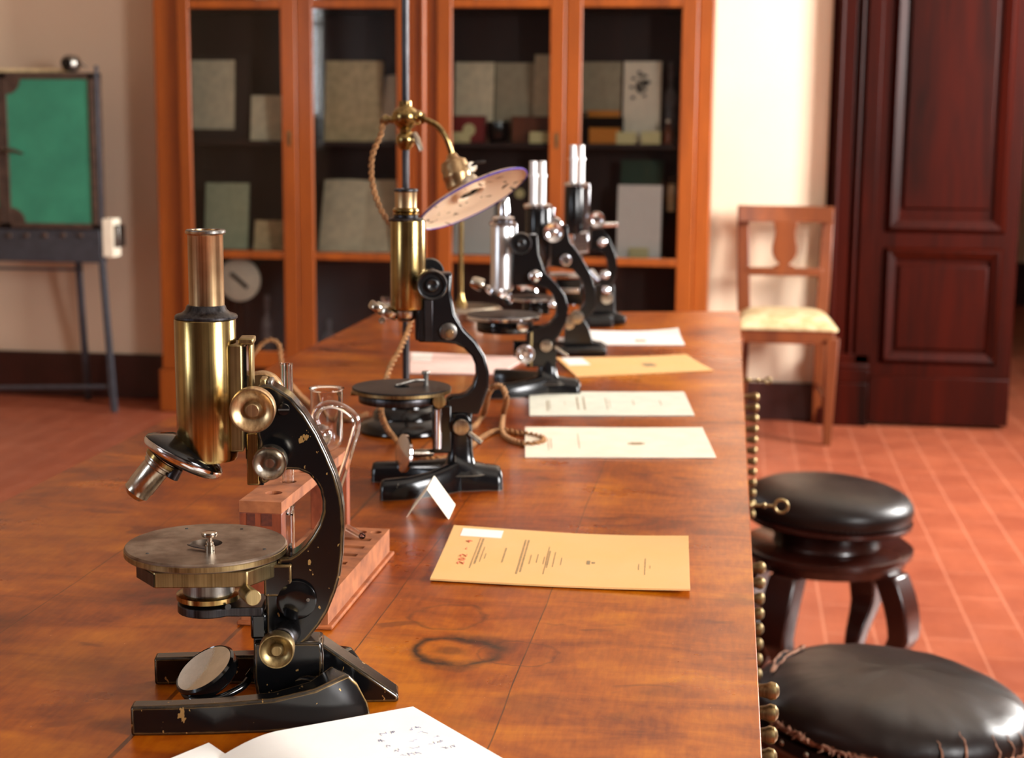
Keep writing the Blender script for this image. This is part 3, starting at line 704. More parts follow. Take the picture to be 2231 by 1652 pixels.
t = thing('socket_box', 'cream electric box with grey cover on the side of the iron cabinet', 'box', (kx1+.0335, KY+.04, so.z))
zb = pZ(231, 558, KY+.06)-so.z; zt2 = pZ(231, 475, KY+.06)-so.z
G().box((-.026, -.04, zb), (.022, .04, zt2)).out('box_body', PAPERC, t, bev=.003)
G().box((.022, -.035, zb*.45), (.046, .035, zt2*.7)).out('cover', STEELG, t, bev=.004)

# ================================================================== FIRST MICROSCOPE (brass and black lacquer, nearest)
m = Rig('microscope', 'nearest microscope with a tarnished brass tube and chipped black arm and foot', 'microscope', (457, 1537), 12.0)
m.lathe('draw_tube', BRASSP, 448, [(41, 501), (44, 504), (43.5, 508), (39, 511), (38.6, 512), (39, 664), (39, 672)], hollow=.72)
m.lathe('eyepiece_rim', STEELG, 448, [(41.5, 500), (43.8, 502), (43.8, 507), (41, 510)], hollow=.75)
m.lathe('tube_collar', GUN, 449, [(40, 664), (43, 667), (45, 674), (53, 681), (66, 685), (68.5, 688), (68.5, 692), (66, 695)])
tb = m.lathe('main_tube', BRASS, 450.5, [(66, 694), (67.3, 696), (66.8, 992), (64, 999), (52, 1001)])
# engraved maker's line, too worn to read
# rack slide on the right of the tube
m.box('slide_bar', BRASSD, 497, 752, 531, 985, -.012, .012)
m.box('slide_bar_cap', BRASSD, 519, 738, 552, 752, -.009, .009)
m.box('rack_strip', BRASSD, 541, 750, 551, 845, -.007, .007)
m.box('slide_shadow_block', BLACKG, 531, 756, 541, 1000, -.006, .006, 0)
m.box('slide_guide', BRASS, 536, 944, 566, 1058, -.009, .009)
m.box('tooth_end', BLACKG, 560, 1030, 575, 1058, -.004, .004, .0005)
# nosepiece: tilted double disc
c = m.p(404, 985); ax = Vector((-.46, -.12, -.88)).normalized(); k = m.k(404, 985)
npz = G().lathe([(0, -30*k), (46*k, -26*k), (80*k, -8*k), (91*k, 1*k), (92*k, 4*k), (0, 4*k)], c, ax).out('nosepiece', BLACKG, m.root)
G().lathe([(88*k, 3.5*k), (93*k, 5*k), (94*k, 9*k), (92*k, 18*k), (86*k, 23*k), (0, 24*k)], c, ax).out('nosepiece_ring', CHROME, npz)
G().lathe([(0, 22*k), (78*k, 22*k), (74*k, 28*k), (40*k, 33*k), (0, 34*k)], c, ax).out('nosepiece_underside', GUN, npz)
o1 = m.p(356, 1000); o2 = m.p(291, 1080); oa = (o2-o1); ln = oa.length
ob = G().lathe([(0, -.002), (.0115, -.002), (.0115, .003), (.0102, .004), (.0102, .006), (.0092, .007), (.0092, ln*.74), (.0088, ln*.76), (.0088, ln*.90), (.0078, ln*.92), (.006, ln*1.0), (.003, ln*1.015), (0, ln*1.01)], o1, oa, 48).out('objective', NICKEL, m.root)
G().lathe([(.0117, -.0015), (.0121, -.001), (.0121, .0015), (.0117, .002)], o1, oa, 48).out('objective_ring', BRASS, ob)
q = m.p(380, 1031, -.004); G().cyl(q-ax*.004, q+ax*.004, .0042).out('nosepiece_screw', GUN, npz)
# arm
arm = [(560, 843), (572, 838), (590, 839), (606, 848), (635, 868), (664, 902), (691, 946), (712, 990), (731, 1035), (743, 1078), (748, 1110), (750, 1150), (748, 1206), (742, 1254), (731, 1292), (714, 1334), (696, 1363), (672, 1393), (650, 1412), (620, 1425),
       (580, 1425), (578, 1290), (580, 1262), (604, 1258), (606, 1216), (632, 1214), (645, 1207), (664, 1190), (680, 1169), (694, 1145), (702, 1116), (702, 1092), (697, 1068), (687, 1051), (673, 1035), (650, 1025), (625, 1024), (600, 1040), (575, 1056), (566, 1050), (564, 960), (560, 950)]
m.plate('arm', BLACK, arm, .021, 0, .0022)
m.box('limb_cap', BRASSD, 566, 826, 580, 842, -.008, .006); m.box('limb_cap', STEELG, 583, 828, 594, 843, -.008, .006)
sc_ = m.knob('pivot_screw', BLACKG, 618, 893, 13.5, -.0104, -.0160, 'flat')
q = m.p(618, 893, -.0168); G().box(q-Vector((.0035, .0004, .0004)), q+Vector((.0035, .001, .0004))).out('screw_slot', INKD, sc_)
cz = [m.knob('coarse_focus_knob', BRASSP, 549, 896, 50.5, -.009, -.040)]
m.knob('coarse_focus_knob', BRASSP, 573, 852, 47, .009, .036)
m.knob('fine_focus_knob', NICKEL, 587, 1011, 38, -.009, -.036)
m.knob('fine_focus_knob', NICKEL, 600, 985, 34, .009, .034)
m.knob('inclination_disc', BLACKG, 645, 1309, 44, -.0104, -.0140, 'flat')
q = m.p(671, 1308, -.0148); G().cyl(q, q+Vector((0, .001, 0)), .0012, seg=12).out('key_hole', STEELG, m.root)
# stage
def disc(rg, name, mt, cx, cy, rx, th, parent=None, v=0, hole=0, bev=.1):
    c = rg.p(cx, cy, v); k = rg.k(cx, cy, v); r = rx*k; t = th*k*1.03
    pr = [(0, 0), (r*hole, 0)] if False else []
    if hole: pr = [(r*hole, 0), (r*.985, 0), (r, -t*.14), (r, -t*.9), (r*.985, -t), (r*hole, -t)]
    else: pr = [(0, 0), (r*.985, 0), (r, -t*.14), (r, -t*.9), (r*.985, -t), (0, -t)]
    return G().lathe(pr, c, seg=96, closed=bool(hole)).out(name, mt, parent or rg.root)
st = disc(m, 'stage', STAGE, 449, 1184, 176, 20, hole=.2)
disc(m, 'stage_rim', BRASSD, 449, 1189, 177.2, 13, st, hole=.97)
k = m.k(449, 1184); c = m.p(449, 1184)
for a_, rr_ in ((115, .155), (215, .152), (-22, .155), (62, .15)):
    q = c+Vector((math.cos(R(a_))*rr_*1000*k*.92, math.sin(R(a_))*rr_*1000*k*.92, .0001)); G().cyl(q-Vector((0, 0, .001)), q+Vector((0, 0, .0002)), .0011, seg=12).out('clip_hole', INKD, st)
q = c+Vector((.0052, -.022, 0))
pn = G().lathe([(0, 0), (.0030, 0), (.0030, .0045), (.0024, .005), (.0024, .0068), (.0016, .007), (.0016, .0098), (.0048, .0105), (.0052, .012), (.0048, .0132), (0, .0138)], q, seg=28).out('clip_pin', NICKEL, st)
G().prism([q+Vector(v_) for v_ in ((.003, -.002, .001), (.002, .003, .001), (-.012, .012, .0018), (-.016, .011, .0018), (-.012, .007, .0015))], (0, 0, .0006)).out('clip_tongue', GUN, st)
# block under the stage
ty = m.p(450, 1214).z; by_ = m.p(450, 1272).z; 
xa, xb, xc, xd = m.p(296, 1240, -.02).x, m.p(352, 1240, -.03).x, m.p(540, 1240, -.03).x, m.p(600, 1240, -.02).x
zz0, zz1 = m.p(450, 1276, -.03).z, m.p(450, 1200, 0).z-.004
g = G(); g.prism([(xa, -.012, zz0), (xb-.004, -.036, zz0), (xc, -.036, zz0), (xd, -.012, zz0), (xd, .012, zz0), (xc, .036, zz0), (xb, .036, zz0), (xa, .012, zz0)], (0, 0, zz1-zz0)); g.out('stage_carrier', BRASSD, m.root, bev=.001)
g = G(); zc = zz1-.0005
g.prism([(xa-.001, -.013, zz0+.001), (xb-.004, -.0372, zz0+.001), (xb-.004, -.036, zz0+.001), (xa+.002, -.008, zz0+.001)], (0, 0, zc-zz0-.002)); g.out('carrier_end', GUN, m.root)
m.lathe('condenser', STEELG, 455, [(56, 1258), (56, 1290), (54, 1292)])
m.lathe('condenser_ring', BRASS, 455, [(63, 1288), (70, 1291), (70, 1301), (62, 1306)])
kk = m.k(455, 1310); q = m.p(455, 1310)
pl = [q+Vector((68*kk*math.cos(a)+0, 66*kk*math.sin(a), 0)) for a in (R(50+i*13) for i in range(21))]+[Vector((m.p(577, 1310).x, -.016, q.z)), Vector((m.p(577, 1310).x, .016, q.z))]
sp_ = G().prism(pl, (0, 0, -.0062)).out('substage_plate', GUN, m.root, bev=.0008)
q2 = m.p(497, 1322, -.0175); G().cyl(q2, q2-Vector((0, .0012, 0)), .0019, seg=16).out('screw_hole', INKD, sp_)
g = G(); a_, b_ = m.p(515, 1266, -.028), m.p(535, 1290, -.036); g.cyl(a_, b_, .0018, seg=16); g.out('lever_rod', NICKEL, m.root)
b2_ = m.p(552, 1304, -.052); G().cyl(b_, b2_, .0048, .0052).out('lever_knob', BRASSD, m.root)
m.box('substage_bracket', BLACK, 574, 1232, 636, 1300, -.014, .014, .001)
m.box('stage_stop', BLACKG, 627, 1190, 636, 1214, -.010, -.002, .0008)
m.box('substage_slide', BLACKG, 545, 1338, 582, 1394, -.012, .012, .002)
m.box('substage_rail', BLACKG, 551, 1333, 582, 1480, -.008, .008, .001)
m.knob('substage_knob', BRASSD, 602, 1421, 39, -.008, -.046)
m.rod('substage_axle', GUN, (630, 1376, -.008), (614, 1396, -.032), 27)
# pillar and foot
fl = lambda x, y: m.floor(x, y)
m.plate('pillar', BLACK, [(552, 1400), (700, 1400), (705, 1430), (702, 1525), (560, 1525), (552, 1480)], .024, 0, .002)
def limb(sg):
    sts = [((285, 1605), .0195, .0125, .0), ((380, 1604), .0198, .0125, 0), ((480, 1602), .0205, .013, .0005), ((600, 1597), .022, .0145, .001), ((690, 1588), .0255, .017, .002), ((740, 1579), .029, .020, .004), ((770, 1572), .0302, .022, .006), ((790, 1567), .024, .022, .006), ((810, 1560), .007, .02, .003)]
    secs = []
    for i, ((x, y), h, w, ln_) in enumerate(sts):
        q = fl(x, y); nx = fl(*sts[min(i+1, 8)][0])-fl(*sts[max(i-1, 0)][0]); nx.normalize(); nr = Vector((-nx.y, nx.x, 0))
        if i > 5: q = q+nx*0
        pts = [q, q+nr*ln_+Vector((0, 0, h)), q+nr*(ln_+w)+Vector((0, 0, h)), q+nr*(w+ln_*1.5)]
        secs.append([Vector((p_.x, sg*p_.y, p_.z)) for p_ in pts])
    return G().loft(secs)
fp = limb(1).out('foot', BLACK, m.root, bev=.0018); 
fq = limb(-1).out('foot', BLACK, m.root, bev=.0018)
hx = fl(740, 1579)
G().loft([[Vector((x, -w, 0)), Vector((x, -w*.8, h)), Vector((x, w*.8, h)), Vector((x, w, 0))] for x, w, h in ((m.p(600, 1480).x, .010, .018), (m.p(660, 1480).x, .016, .024), (m.p(750, 1480).x, .030, .024), (hx.x+.008, .030, .020))]).out('foot_bridge', BLACK, m.root, bev=.002)
G().prism([(m.p(600, 1470, .004).x, .0, .0), (m.p(600, 1470, .004).x, .0, .040), (m.p(700, 1404, .004).x, .0, m.p(700, 1396, .004).z), (m.p(868, 1525, .004).x, .0, .0045), (m.p(868, 1538, .004).x, .0, 0)], (0, .020, 0)).out('heel_spur', BLACK, m.root, bev=.0015)
# mirror under the stage
mc = m.p(453, 1468, 0); axm = Vector((-.45, -.29, .84)).normalized()
fk = G().lathe([(0, -.006), (.0185, -.006), (.0212, -.003), (.0218, .004), (.0205, .0055), (.0195, .0045)], mc, axm, 64).out('mirror_mount', BLACKG, m.root)
G().lathe([(.0198, .0046), (.0198, .0052), (.015, .004), (0, .0032)], mc, axm, 64).out('mirror_glass', MIRROR, fk)
fr_ = [mc+(-axm*.004)+d for d in (Vector((-.021, .002, -.004)), Vector((-.012, -.016, -.008)), Vector((.004, -.019, -.008)), Vector((.02, -.010, -.004)), Vector((.026, 0, 0)))]
G().tube(smooth_path(fr_, 6), .0026, 12).out('mirror_fork', BLACKG, fk)
G().tube([fr_[-1], m.p(556, 1462)], .004, 12).out('mirror_stalk', BLACKG, m.root)

# ================================================================== TEST TUBE RACK AND GLASS
RXO = at(526, 1361, TZ); rk = thing('test_tube_rack', 'reddish wooden test tube rack behind the nearest microscope', 'rack', RXO)
RW, RL, RH, UH, UW = .0690, .215, .021, .0985, .0335
hm, nt, p = new_mat('rack_base_wood')
co = coords(nt); L(nt, ramp(nt, noise(nt, co, 60, 5), [(.3, (124, 68, 38)), (.7, (178, 108, 64))]), p.inputs['Base Color']); p.inputs['Roughness'].default_value = .55
G().box((-.003, -.003, 0), (RW+.004, RL+.003, .0035)).out('foot_plate', RACKW, rk, bev=.0012)
def holed_block(name, x0, x1, y0, y1, z0, z1, holes, mt, parent):
    """block with round or slotted wells open at the top: (cx, cy, rx, ry, depth)"""
    g = G().box((x0, y0, z0), (x1, y1, z1)); o = g.out(name, mt, parent)
    c = G()
    for cx_, cy_, a, b, dp in holes:
        ring = [(cx_+a*math.cos(t), cy_+b*math.sin(t)) for t in (2*math.pi*i/24 for i in range(24))] if a == b else [(cx_-a, cy_-b), (cx_+a, cy_-b), (cx_+a, cy_+b), (cx_-a, cy_+b)]
        c.prism([(x, y, z1-dp) for x, y in ring], (0, 0, dp+.01))
    bmesh.ops.recalc_face_normals(c.b, faces=c.b.faces)
    cm = bpy.data.meshes.new('wells'); c.b.to_mesh(cm); c.b.free(); cm.materials.append(mt); co_ = bpy.data.objects.new('wells', cm); COL.objects.link(co_); co_.parent = parent
    md = o.modifiers.new('wells', 'BOOLEAN'); md.object = co_; md.operation = 'DIFFERENCE'; md.solver = 'EXACT'
    bpy.context.view_layer.update(); dg = bpy.context.evaluated_depsgraph_get(); dg.update()
    new = bpy.data.meshes.new_from_object(o.evaluated_get(dg)); o.modifiers.clear(); o.data = new; new.shade_flat()
    bpy.data.objects.remove(co_); return o
hl = [(.046, RL-.016, .0058, .0058, .014), (.060, RL-.014, .0050, .0050, .014)]
hl += [(.049, RL-.040-i*.0255, .0125 if i < 3 else .010, .0042, .010) for i in range(6)]
holed_block('base_block', 0, RW, 0, RL, .0035, RH+.0035, hl, hm, rk)
G().box((0, 0, RH+.0035), (UW, .011, UH-.009)).out('upright', RACKD, rk, bev=.0006)
G().box((0, RL-.014, RH+.0035), (UW, RL-.003, UH-.009)).out('upright', RACKD, rk, bev=.0006)
HOL = [(.0185, .030), (.0185, .070), (.0185, .110), (.0185, .150), (.0185, .188)]
holed_block('top_shelf', 0, UW, 0, RL-.003, UH-.009, UH, [(x, y, .0066, .0066, .02) for x, y in HOL[:4]], hm, rk)
for x0, x1 in ((.006, .0125), (.0175, .026)): G().box((x0, -.0003, UH-.019), (x1, .0006, UH-.0095)).out('joint', plain('end_grain_wood', (104, 48, 30), .6, 0, .3, sc=300), rk)
def rackw(x, y, z): return RXO+Vector((x, y, z))
GG = None
def tube_glass(name, label, pos, r, h, lip=1.25, wall=.0008, cat='test tube'):
    t = G().lathe([(0, 0)]+[(r*math.sin(a), r-r*math.cos(a)) for a in (R(i*15) for i in range(1, 7))]+[(r, h-.002), (r*lip, h-.0005), (r*lip, h), (r-wall, h-.0004)]+
                  [(r-wall, r)]+[((r-wall)*math.sin(a), r-(r-wall)*math.cos(a)) for a in (R(i*15) for i in range(5, 0, -1))]+[(0, wall)], seg=40).out(name, GLASS)
    t.location = pos; return tag(t, label, cat)
q = at(613, 1046, TZ+UH)
tube_glass('test_tube', 'thin glass tube standing upright through the rack, left of the wide tube', (RXO.x+.0185, RXO.y+.070, TZ+RH+.004), .0048, .170, 1.08)
tube_glass('test_tube', 'wide lipped glass test tube at the far end of the rack', (RXO.x+.0195, RXO.y+.187, TZ+UH+.0005), .0142, .0572, 1.10, .001)
# bent glass tube with a bulb
vy = RXO.y+.165
def vp_(px, py, Y=vy): return aty(px, py, Y)
path = [vp_(691, 928), vp_(686, 912), vp_(692, 894), vp_(708, 883), vp_(730, 882), vp_(754, 892), vp_(772, 908), vp_(777, 926), vp_(772, 950), vp_(757, 1000), vp_(741, 1048), vp_(736, 1066)]
path = smooth_path(path, 6)
bt_ = thing('bent_glass_tube', 'bent glass tube with a small bulb hooked over the rack', 'glass tube', path[0])
def gtube(pts, r, wall, nm, parent=None):
    g = G(); n = len(pts); g.tube(pts, r, 18, caps=False); g.tube(list(reversed(pts)), r-wall, 18, caps=False)
    return g.out(nm, GLASS, parent)
o = gtube([p_-path[0] for p_ in path], .0036, .0011, 'tube', bt_)
bc = vp_(697, 950)-path[0]; rb = .0105
g = G(); g.lathe([(rb*math.sin(a), -rb*math.cos(a)) for a in (math.pi*i/16 for i in range(17))], bc, (0, 0, 1), 32); 
g.lathe([((rb-.0006)*math.sin(a), (rb-.0006)*math.cos(a)) for a in (math.pi*i/16 for i in range(17))], bc, (0, 0, 1), 32); g.out('bulb', GLASS, bt_)
a_, b_ = at(757, 1150, TZ+RH+.008), at(789, 1168, TZ+RH+.008)
o = gtube([Vector((0, 0, 0)), (b_-a_)*.5, b_-a_], .0033, .0011, 'short_glass_tube'); o.location = a_; tag(o, 'short glass tube lying across the base of the rack', 'glass tube')
a_, b_ = aty(642, 1062, RXO.y+.075), aty(631, 1121, RXO.y+.06)
o = gtube([Vector((0, 0, 0)), (b_-a_)*.5, b_-a_], .0030, .001, 'glass_pipette'); o.location = a_; tag(o, 'slanted glass pipette tip below the top shelf of the rack', 'pipette')

# ================================================================== SECOND MICROSCOPE
m = Rig('microscope', 'second microscope with bright brass tube, slim black arm and black horseshoe foot', 'microscope', (885, 1064), 14.0)
m.lathe('draw_tube', BRASSP, 884, [(23, 414), (25, 417), (24.5, 420), (24, 450), (25, 455)], hollow=.75)
m.lathe('draw_tube_rim', GUN, 884, [(25, 411), (27, 413), (27, 416), (25, 418)], hollow=.78)
m.lathe('draw_tube_flange', BRASS, 884, [(25, 452), (29, 455), (30, 459), (27, 463), (30, 466), (29, 468)])
m.lathe('tube_collar', GUN, 884.5, [(27, 467), (27, 473), (37, 475), (39, 478), (38, 481)])
m.lathe('main_tube', BRASS, 889, [(38, 480), (38.8, 482), (38.8, 666), (37, 672), (30, 676)])
c = m.p(838, 683); g = G()
nz = m.lathe('nosepiece', NICKEL, 884, [(22, 674), (25, 676), (25, 690), (22, 694), (14, 700)])
ax = Vector((-.45, 0, -.9)).normalized(); q = m.p(846, 682)
G().lathe([(0, -.006), (.008, -.006), (.0115, -.004), (.012, .001), (.0105, .004), (.006, .0045), (0, .003)], q, ax, 40).out('objective_ring', NICKEL, nz)
q = m.p(823, 668); G().lathe([(0, -.003), (.0085, -.003), (.0095, -.001), (.0095, .004), (.008, .006), (.005, .0062), (0, .003)], q, (-.55, 0, -.83), 40).out('objective_ring', NICKEL, nz)
G().tube([m.p(820, 664), m.p(850, 678), m.p(880, 684)], .0042, 12).out('nosepiece_arm', NICKEL, nz)
m.knob('nosepiece_knob', NICKEL, 832, 700, 7, .0, -.006, 'flat', nz)
arm = [(951, 598), (984, 597), (983, 642), (992, 687), (1012, 719), (1037, 744), (1057, 776), (1066, 812), (1065, 845), (1057, 869), (1043, 904), (980, 902), (972, 872), (984, 864), (1002, 863), (1017, 858), (1031, 843), (1038, 818), (1037, 798), (1029, 778), (1012, 760), (992, 750), (960, 747), (911, 746), (909, 700), (909, 655), (912, 634)]
m.plate('arm', BLACK2, arm, .019, 0, .0022)
m.box('slide_guide', GUN, 925, 654, 943, 745, -.0115, .0, .0006); m.box('slide_guide', BLACKG, 905, 640, 914, 742, -.012, .012, .001)
m.plate('arm_cap', GUN, [(950, 595), (984, 595), (984, 600), (950, 600)], .022, 0, .0006)
m.knob('coarse_focus_knob', RUBBER, 942, 622, 34, -.008, -.044, 'bake')
m.knob('coarse_focus_knob', RUBBER, 936, 592, 31, .008, .042, 'bake')
s_ = m.knob('limb_screw', STEELG, 977, 723, 19, -.0095, -.0125, 'flat'); m.knob('screw_head', BRASSP, 980, 727, 9, -.0125, -.0155, 'flat', s_)
st = disc(m, 'stage', STAGE2, 875, 842, 108, 11, hole=.16)
disc(m, 'stage_rim', BRASSD, 875, 845, 108.6, 8, st, hole=.975)
disc(m, 'stage_underside', GUN, 871, 857, 90, 17)
k = m.k(875, 842)
G().cyl(m.p(928, 840, .008), m.p(928, 812, .008), .0026, seg=20).out('clip_pin', STEELG, st)
G().lathe([(0, 0), (.0042, 0), (.0046, .0015), (.004, .003), (0, .003)], m.p(928, 815, .008), (0, 0, 1), 24).out('clip_pin_head', STEELG, st)
G().tube(smooth_path([m.p(926, 829, .008), m.p(905, 829, .004), m.p(885, 834, 0), m.p(862, 840, -.004)], 5), [.0018]*16, 8).out('stage_clip', STEELG, st)
m.rod('centring_screw', BRASSD, (782, 858, -.004), (764, 858, -.004), 4.5)
m.knob('stage_knob', BRASSD, 957, 876, 15, .0, -.034, 'flat')
m.rod('substage_pillar', CHROME, (955, 892, -.022), (955, 978, -.022), 7.5)
m.box('substage_block', BLACKG, 943, 884, 984, 988, -.010, .012, .0015)
jn = m.knob('inclination_joint', BLACKG, 1003, 926, 25, -.008, -.012, 'flat'); m.knob('joint_screw', NICKEL, 1005, 932, 18, -.012, -.0165, 'flat', jn)
m.rod('clamp_lever', NICKEL, (1022, 944, -.012), (1050, 966, -.020), 6)
mi = m.p(880, 988, -.008); ma = Vector((-.93, -.34, .12)).normalized()
mm = G().lathe([(0, -.0025), (.0185, -.0025), (.0205, -.0015), (.0205, .0015), (.019, .0022), (0, .0015)], mi, ma, 48).out('mirror', CHROME, m.root)
G().tube([mi+Vector((.0025, 0, 0)), m.p(912, 988, -.004), m.p(943, 986, 0)], [.003, .0045, .004], 12).out('mirror_stalk', NICKEL, m.root)
# cast foot: pillar flowing into a horseshoe with a heel
def sec(x, v, w, z0, z1, n=14, pw=2.6):
    """rounded block section across v"""
    out = []
    for i in range(n):
        a = math.pi*i/(n-1); c_, s_ = math.cos(a), math.sin(a)
        out.append(Vector((x, v+w*math.copysign(abs(c_)**(2/pw), c_), z0+(z1-z0)*abs(s_)**(2/pw))))
    return out
def foot2(m, toes, heel, mat, z_toe=.016, z_mid=.022, pillar=None, tw=.0085):
    for (tx, tv), name in zip(toes, ('foot', 'foot')):
        bx = pillar[0]; secs = []
        for u, w, zz in ((0, .7, .6), (.02, .95, .93), (.06, 1, 1), (.35, 1.05, 1.05), (.65, 1.2, 1.2), (.85, 1.5, 1.4), (1.0, 1.9, 1.7)):
            x = tx+(bx-tx)*u; v = tv*(1-u**2.2)
            secs.append(sec(x, v, tw*w, 0, z_toe*zz))
        G().loft(secs).out(name, mat, m.root, ang=60)
    secs = []
    for u, w, zz in ((-.15, 1.6, 2.0), (.1, 1.7, 1.75), (.35, 1.6, 1.35), (.6, 1.5, 1.2), (.85, 1.65, 1.15), (.97, 1.55, 1.05), (1.0, 1.35, .85)):
        x = pillar[0]+(heel-pillar[0])*u; secs.append(sec(x, 0, tw*1.15*w, 0, z_toe*zz))
    G().loft(secs).out('heel', mat, m.root, ang=60)
    x, w0, zt = pillar; secs = []
    for u, k_ in ((0, 2.3), (.08, 1.75), (.2, 1.3), (.4, 1.08), (.7, 1.0), (1, 1.0)):
        z = z_toe*.8+(zt-z_toe*.8)*u; w = w0*k_
        secs.append([Vector((x+w*math.copysign(abs(math.cos(a))**.7, math.cos(a)), w*.8*math.copysign(abs(math.sin(a))**.7, math.sin(a)), z)) for a in (2*math.pi*i/24 for i in range(24))])
    G().loft(secs).out('pillar', mat, m.root, ang=60)
t1, t2 = m.floor(828, 1090), m.floor(809, 1048); hx = m.floor(1092, 1060)
foot2(m, [(t1.x, t1.y+.006), (t2.x, t2.y+.002)], hx.x, BLACK2, z_toe=.021, pillar=(m.p(1003, 1020).x, .0125, m.p(1003, 925).z), tw=.0100)
m.plate('arm_foot', BLACK2, [(984, 900), (1030, 900), (1024, 960), (984, 985)], .016, 0, .0015)

# ================================================================== LAMP ON A ROD
m = Rig('rod_lamp', 'brass laboratory lamp with enamel plate shade clamped to a tall iron rod', 'lamp', (885, 938), 8.0)
lr = m.root
k = m.k(885, 940)
G().lathe([(0, 0), (100*k, 0), (103*k, 5*k), (101*k, 14*k), (92*k, 24*k), (78*k, 28*k), (74*k, 31*k), (71*k, 43*k), (62*k, 52*k), (58*k, 55*k), (56*k, 66*k), (40*k, 76*k), (20*k, 82*k), (12*k, 92*k), (0, 92*k)], seg=72).out('base', BLACKG, lr)
zt = m.p(885, -150).z
G().cyl((0, 0, .03), (m.p(885, -150).x*0, 0, zt), .0044, seg=24).out('rod', GUN, lr)
def zz(y): return m.p(885, y).z
def Q(x, y, v=0): q = m.p(x, y, v); return q
cl = G().lathe([(0, zz(222)+0), (.0075, zz(220)), (.008, zz(223)), (.008, zz(231)), (.009, zz(234)), (.0135, zz(238)), (.0165, zz(247)), (.0172, zz(256)), (.0162, zz(266)), (.012, zz(275)), (.0075, zz(282)), (.007, zz(289)), (.0095, zz(292)), (.012, zz(300)), (.0123, zz(306)), (.0115, zz(314)), (.008, zz(322)), (.0065, zz(327)), (0, zz(327))], seg=56).out('clamp_ball', BRASS, lr)
G().lathe([(0, 0), (.0045, 0), (.0045, .006), (.0065, .007), (.0065, .012), (.003, .014), (0, .014)], Vector((-.015, 0, zz(261))), (-1, 0, 0), 24).out('cord_bush', BRASSD, cl)
G().lathe([(0, 0), (.009, 0), (.0095, .004), (.007, .006), (.007, .010), (0, .011)], Vector((.014, 0, zz(256))), (1, 0, -.15), 28).out('arm_socket', BRASS, cl)
G().tube([Q(893, 296, -.004), Q(903, 292, -.006), Q(909, 305, -.010), Q(918, 328, -.014)], [.0028, .0035, .0045, .0035], 10).out('clamp_lever', NICKEL, cl)
ap = smooth_path([Q(916, 259), Q(934, 264), Q(955, 277), Q(970, 298), Q(979, 320), Q(985, 341)], 7)
G().tube(ap, .0037, 16).out('gooseneck', BRASS, lr)
s0, s1 = Q(984, 336), Q(1006, 424, -.012); sa = (s1-s0); sl = sa.length
so_ = G().lathe([(0, 0), (.006, 0), (.0075, .004), (.009, .0065), (.0155, .010), (.0175, .017), (.0170, .024), (.0178, .026), (.0178, .03), (.0168, .032), (.0165, sl-.010), (.0125, sl-.006), (.012, sl), (0, sl)], s0, sa, 48).out('lamp_socket', BRASSP, lr)
kq = Q(1022, 366, -.006)
G().cyl(Q(1008, 372, -.004), kq, .0028).out('switch_stem', NICKEL, so_)
G().lathe([(0, -.0015), (.006, -.0015), (.007, 0), (.006, .0015), (0, .0015)], Q(1028, 364, -.006), (.3, -.9, .2), 20).out('switch_wing', NICKEL, so_)
G().tube([Q(1026, 362, -.006), Q(1040, 354, -.006), Q(1058, 352, -.006)], [.002, .0024, .0016], 8).out('switch_wing', GUN, so_)
sc0 = Q(1027, 427, -.012)
sn = Vector((.45, -.27, -.85)).normalized(); Rr = 131*m.k(1030, 430)
sm, nt, p = new_mat('chipped_enamel'); co = coords(nt)
ch_ = math_(nt, 'GREATER_THAN', noise(nt, coords(nt, (1, 1, 3)), 30, 4, .6, 1.5), .62)
L(nt, mixc(nt, ch_, rgb(238, 208, 174), rgb(60, 38, 30)), p.inputs['Base Color']); p.inputs['Roughness'].default_value = .25
sh = G().lathe([(.014, -.013), (.02, -.011), (.03, -.0085), (Rr*.5, -.005), (Rr*.8, -.0015), (Rr*.95, .001), (Rr, .004), (Rr*1.0, .0052), (Rr*.94, .0028), (Rr*.8, .0002), (Rr*.5, -.0032), (.03, -.0066), (.0235, -.0072), (.021, -.003), (.0185, -.0015), (.0155, -.003), (.014, -.009)], sc0, sn, 80, closed=True).out('shade', sm, lr)
G().lathe([(Rr*.985, .0032), (Rr*1.002, .0036), (Rr*1.004, .0052), (Rr*.985, .0058)], sc0, sn, 80, closed=True).out('rim', BLUE, sh)
G().lathe([(0, -.010), (.0125, -.010), (.0125, -.004), (.009, -.004), (.009, -.008), (0, -.008)], sc0, sn, 32).out('bulb_holder', BLACKG, sh)
G().lathe([(.0, -.022), (.016, -.022), (.018, -.018), (.017, -.010), (0, -.010)], sc0, sn, 32).out('shade_collar', NICKEL, sh)
def twisted(pts, r=.0017, pitch=.0165, seg=7, n=None):
    pts = smooth_path(pts, 14); out = []; d = 0; g = G()
    # resample
    S_ = [pts[0]]; acc = 0
    for a, b in zip(pts, pts[1:]):
        while (b-S_[-1]).length > pitch/9: S_.append(S_[-1]+(b-S_[-1]).normalized()*pitch/9)
    x = None
    strands = ([], [])
    for i, q in enumerate(S_):
        t = (S_[min(i+1, len(S_)-1)]-S_[max(i-1, 0)]).normalized()
        if x is None: x = t.orthogonal().normalized()
        x = (x-t*x.dot(t)).normalized(); y = t.cross(x); a = 2*math.pi*i/9
        o_ = (x*math.cos(a)+y*math.sin(a))*r*1.3
        strands[0].append(q+o_); strands[1].append(q-o_)
    for s_ in strands: g.tube(s_, r, seg)
    return g
tb_ = lambda x, y, h=.0035: Vector(((at(x, y, TZ+h)-m.O).dot(m.U), (at(x, y, TZ+h)-m.O).dot(m.V), h))
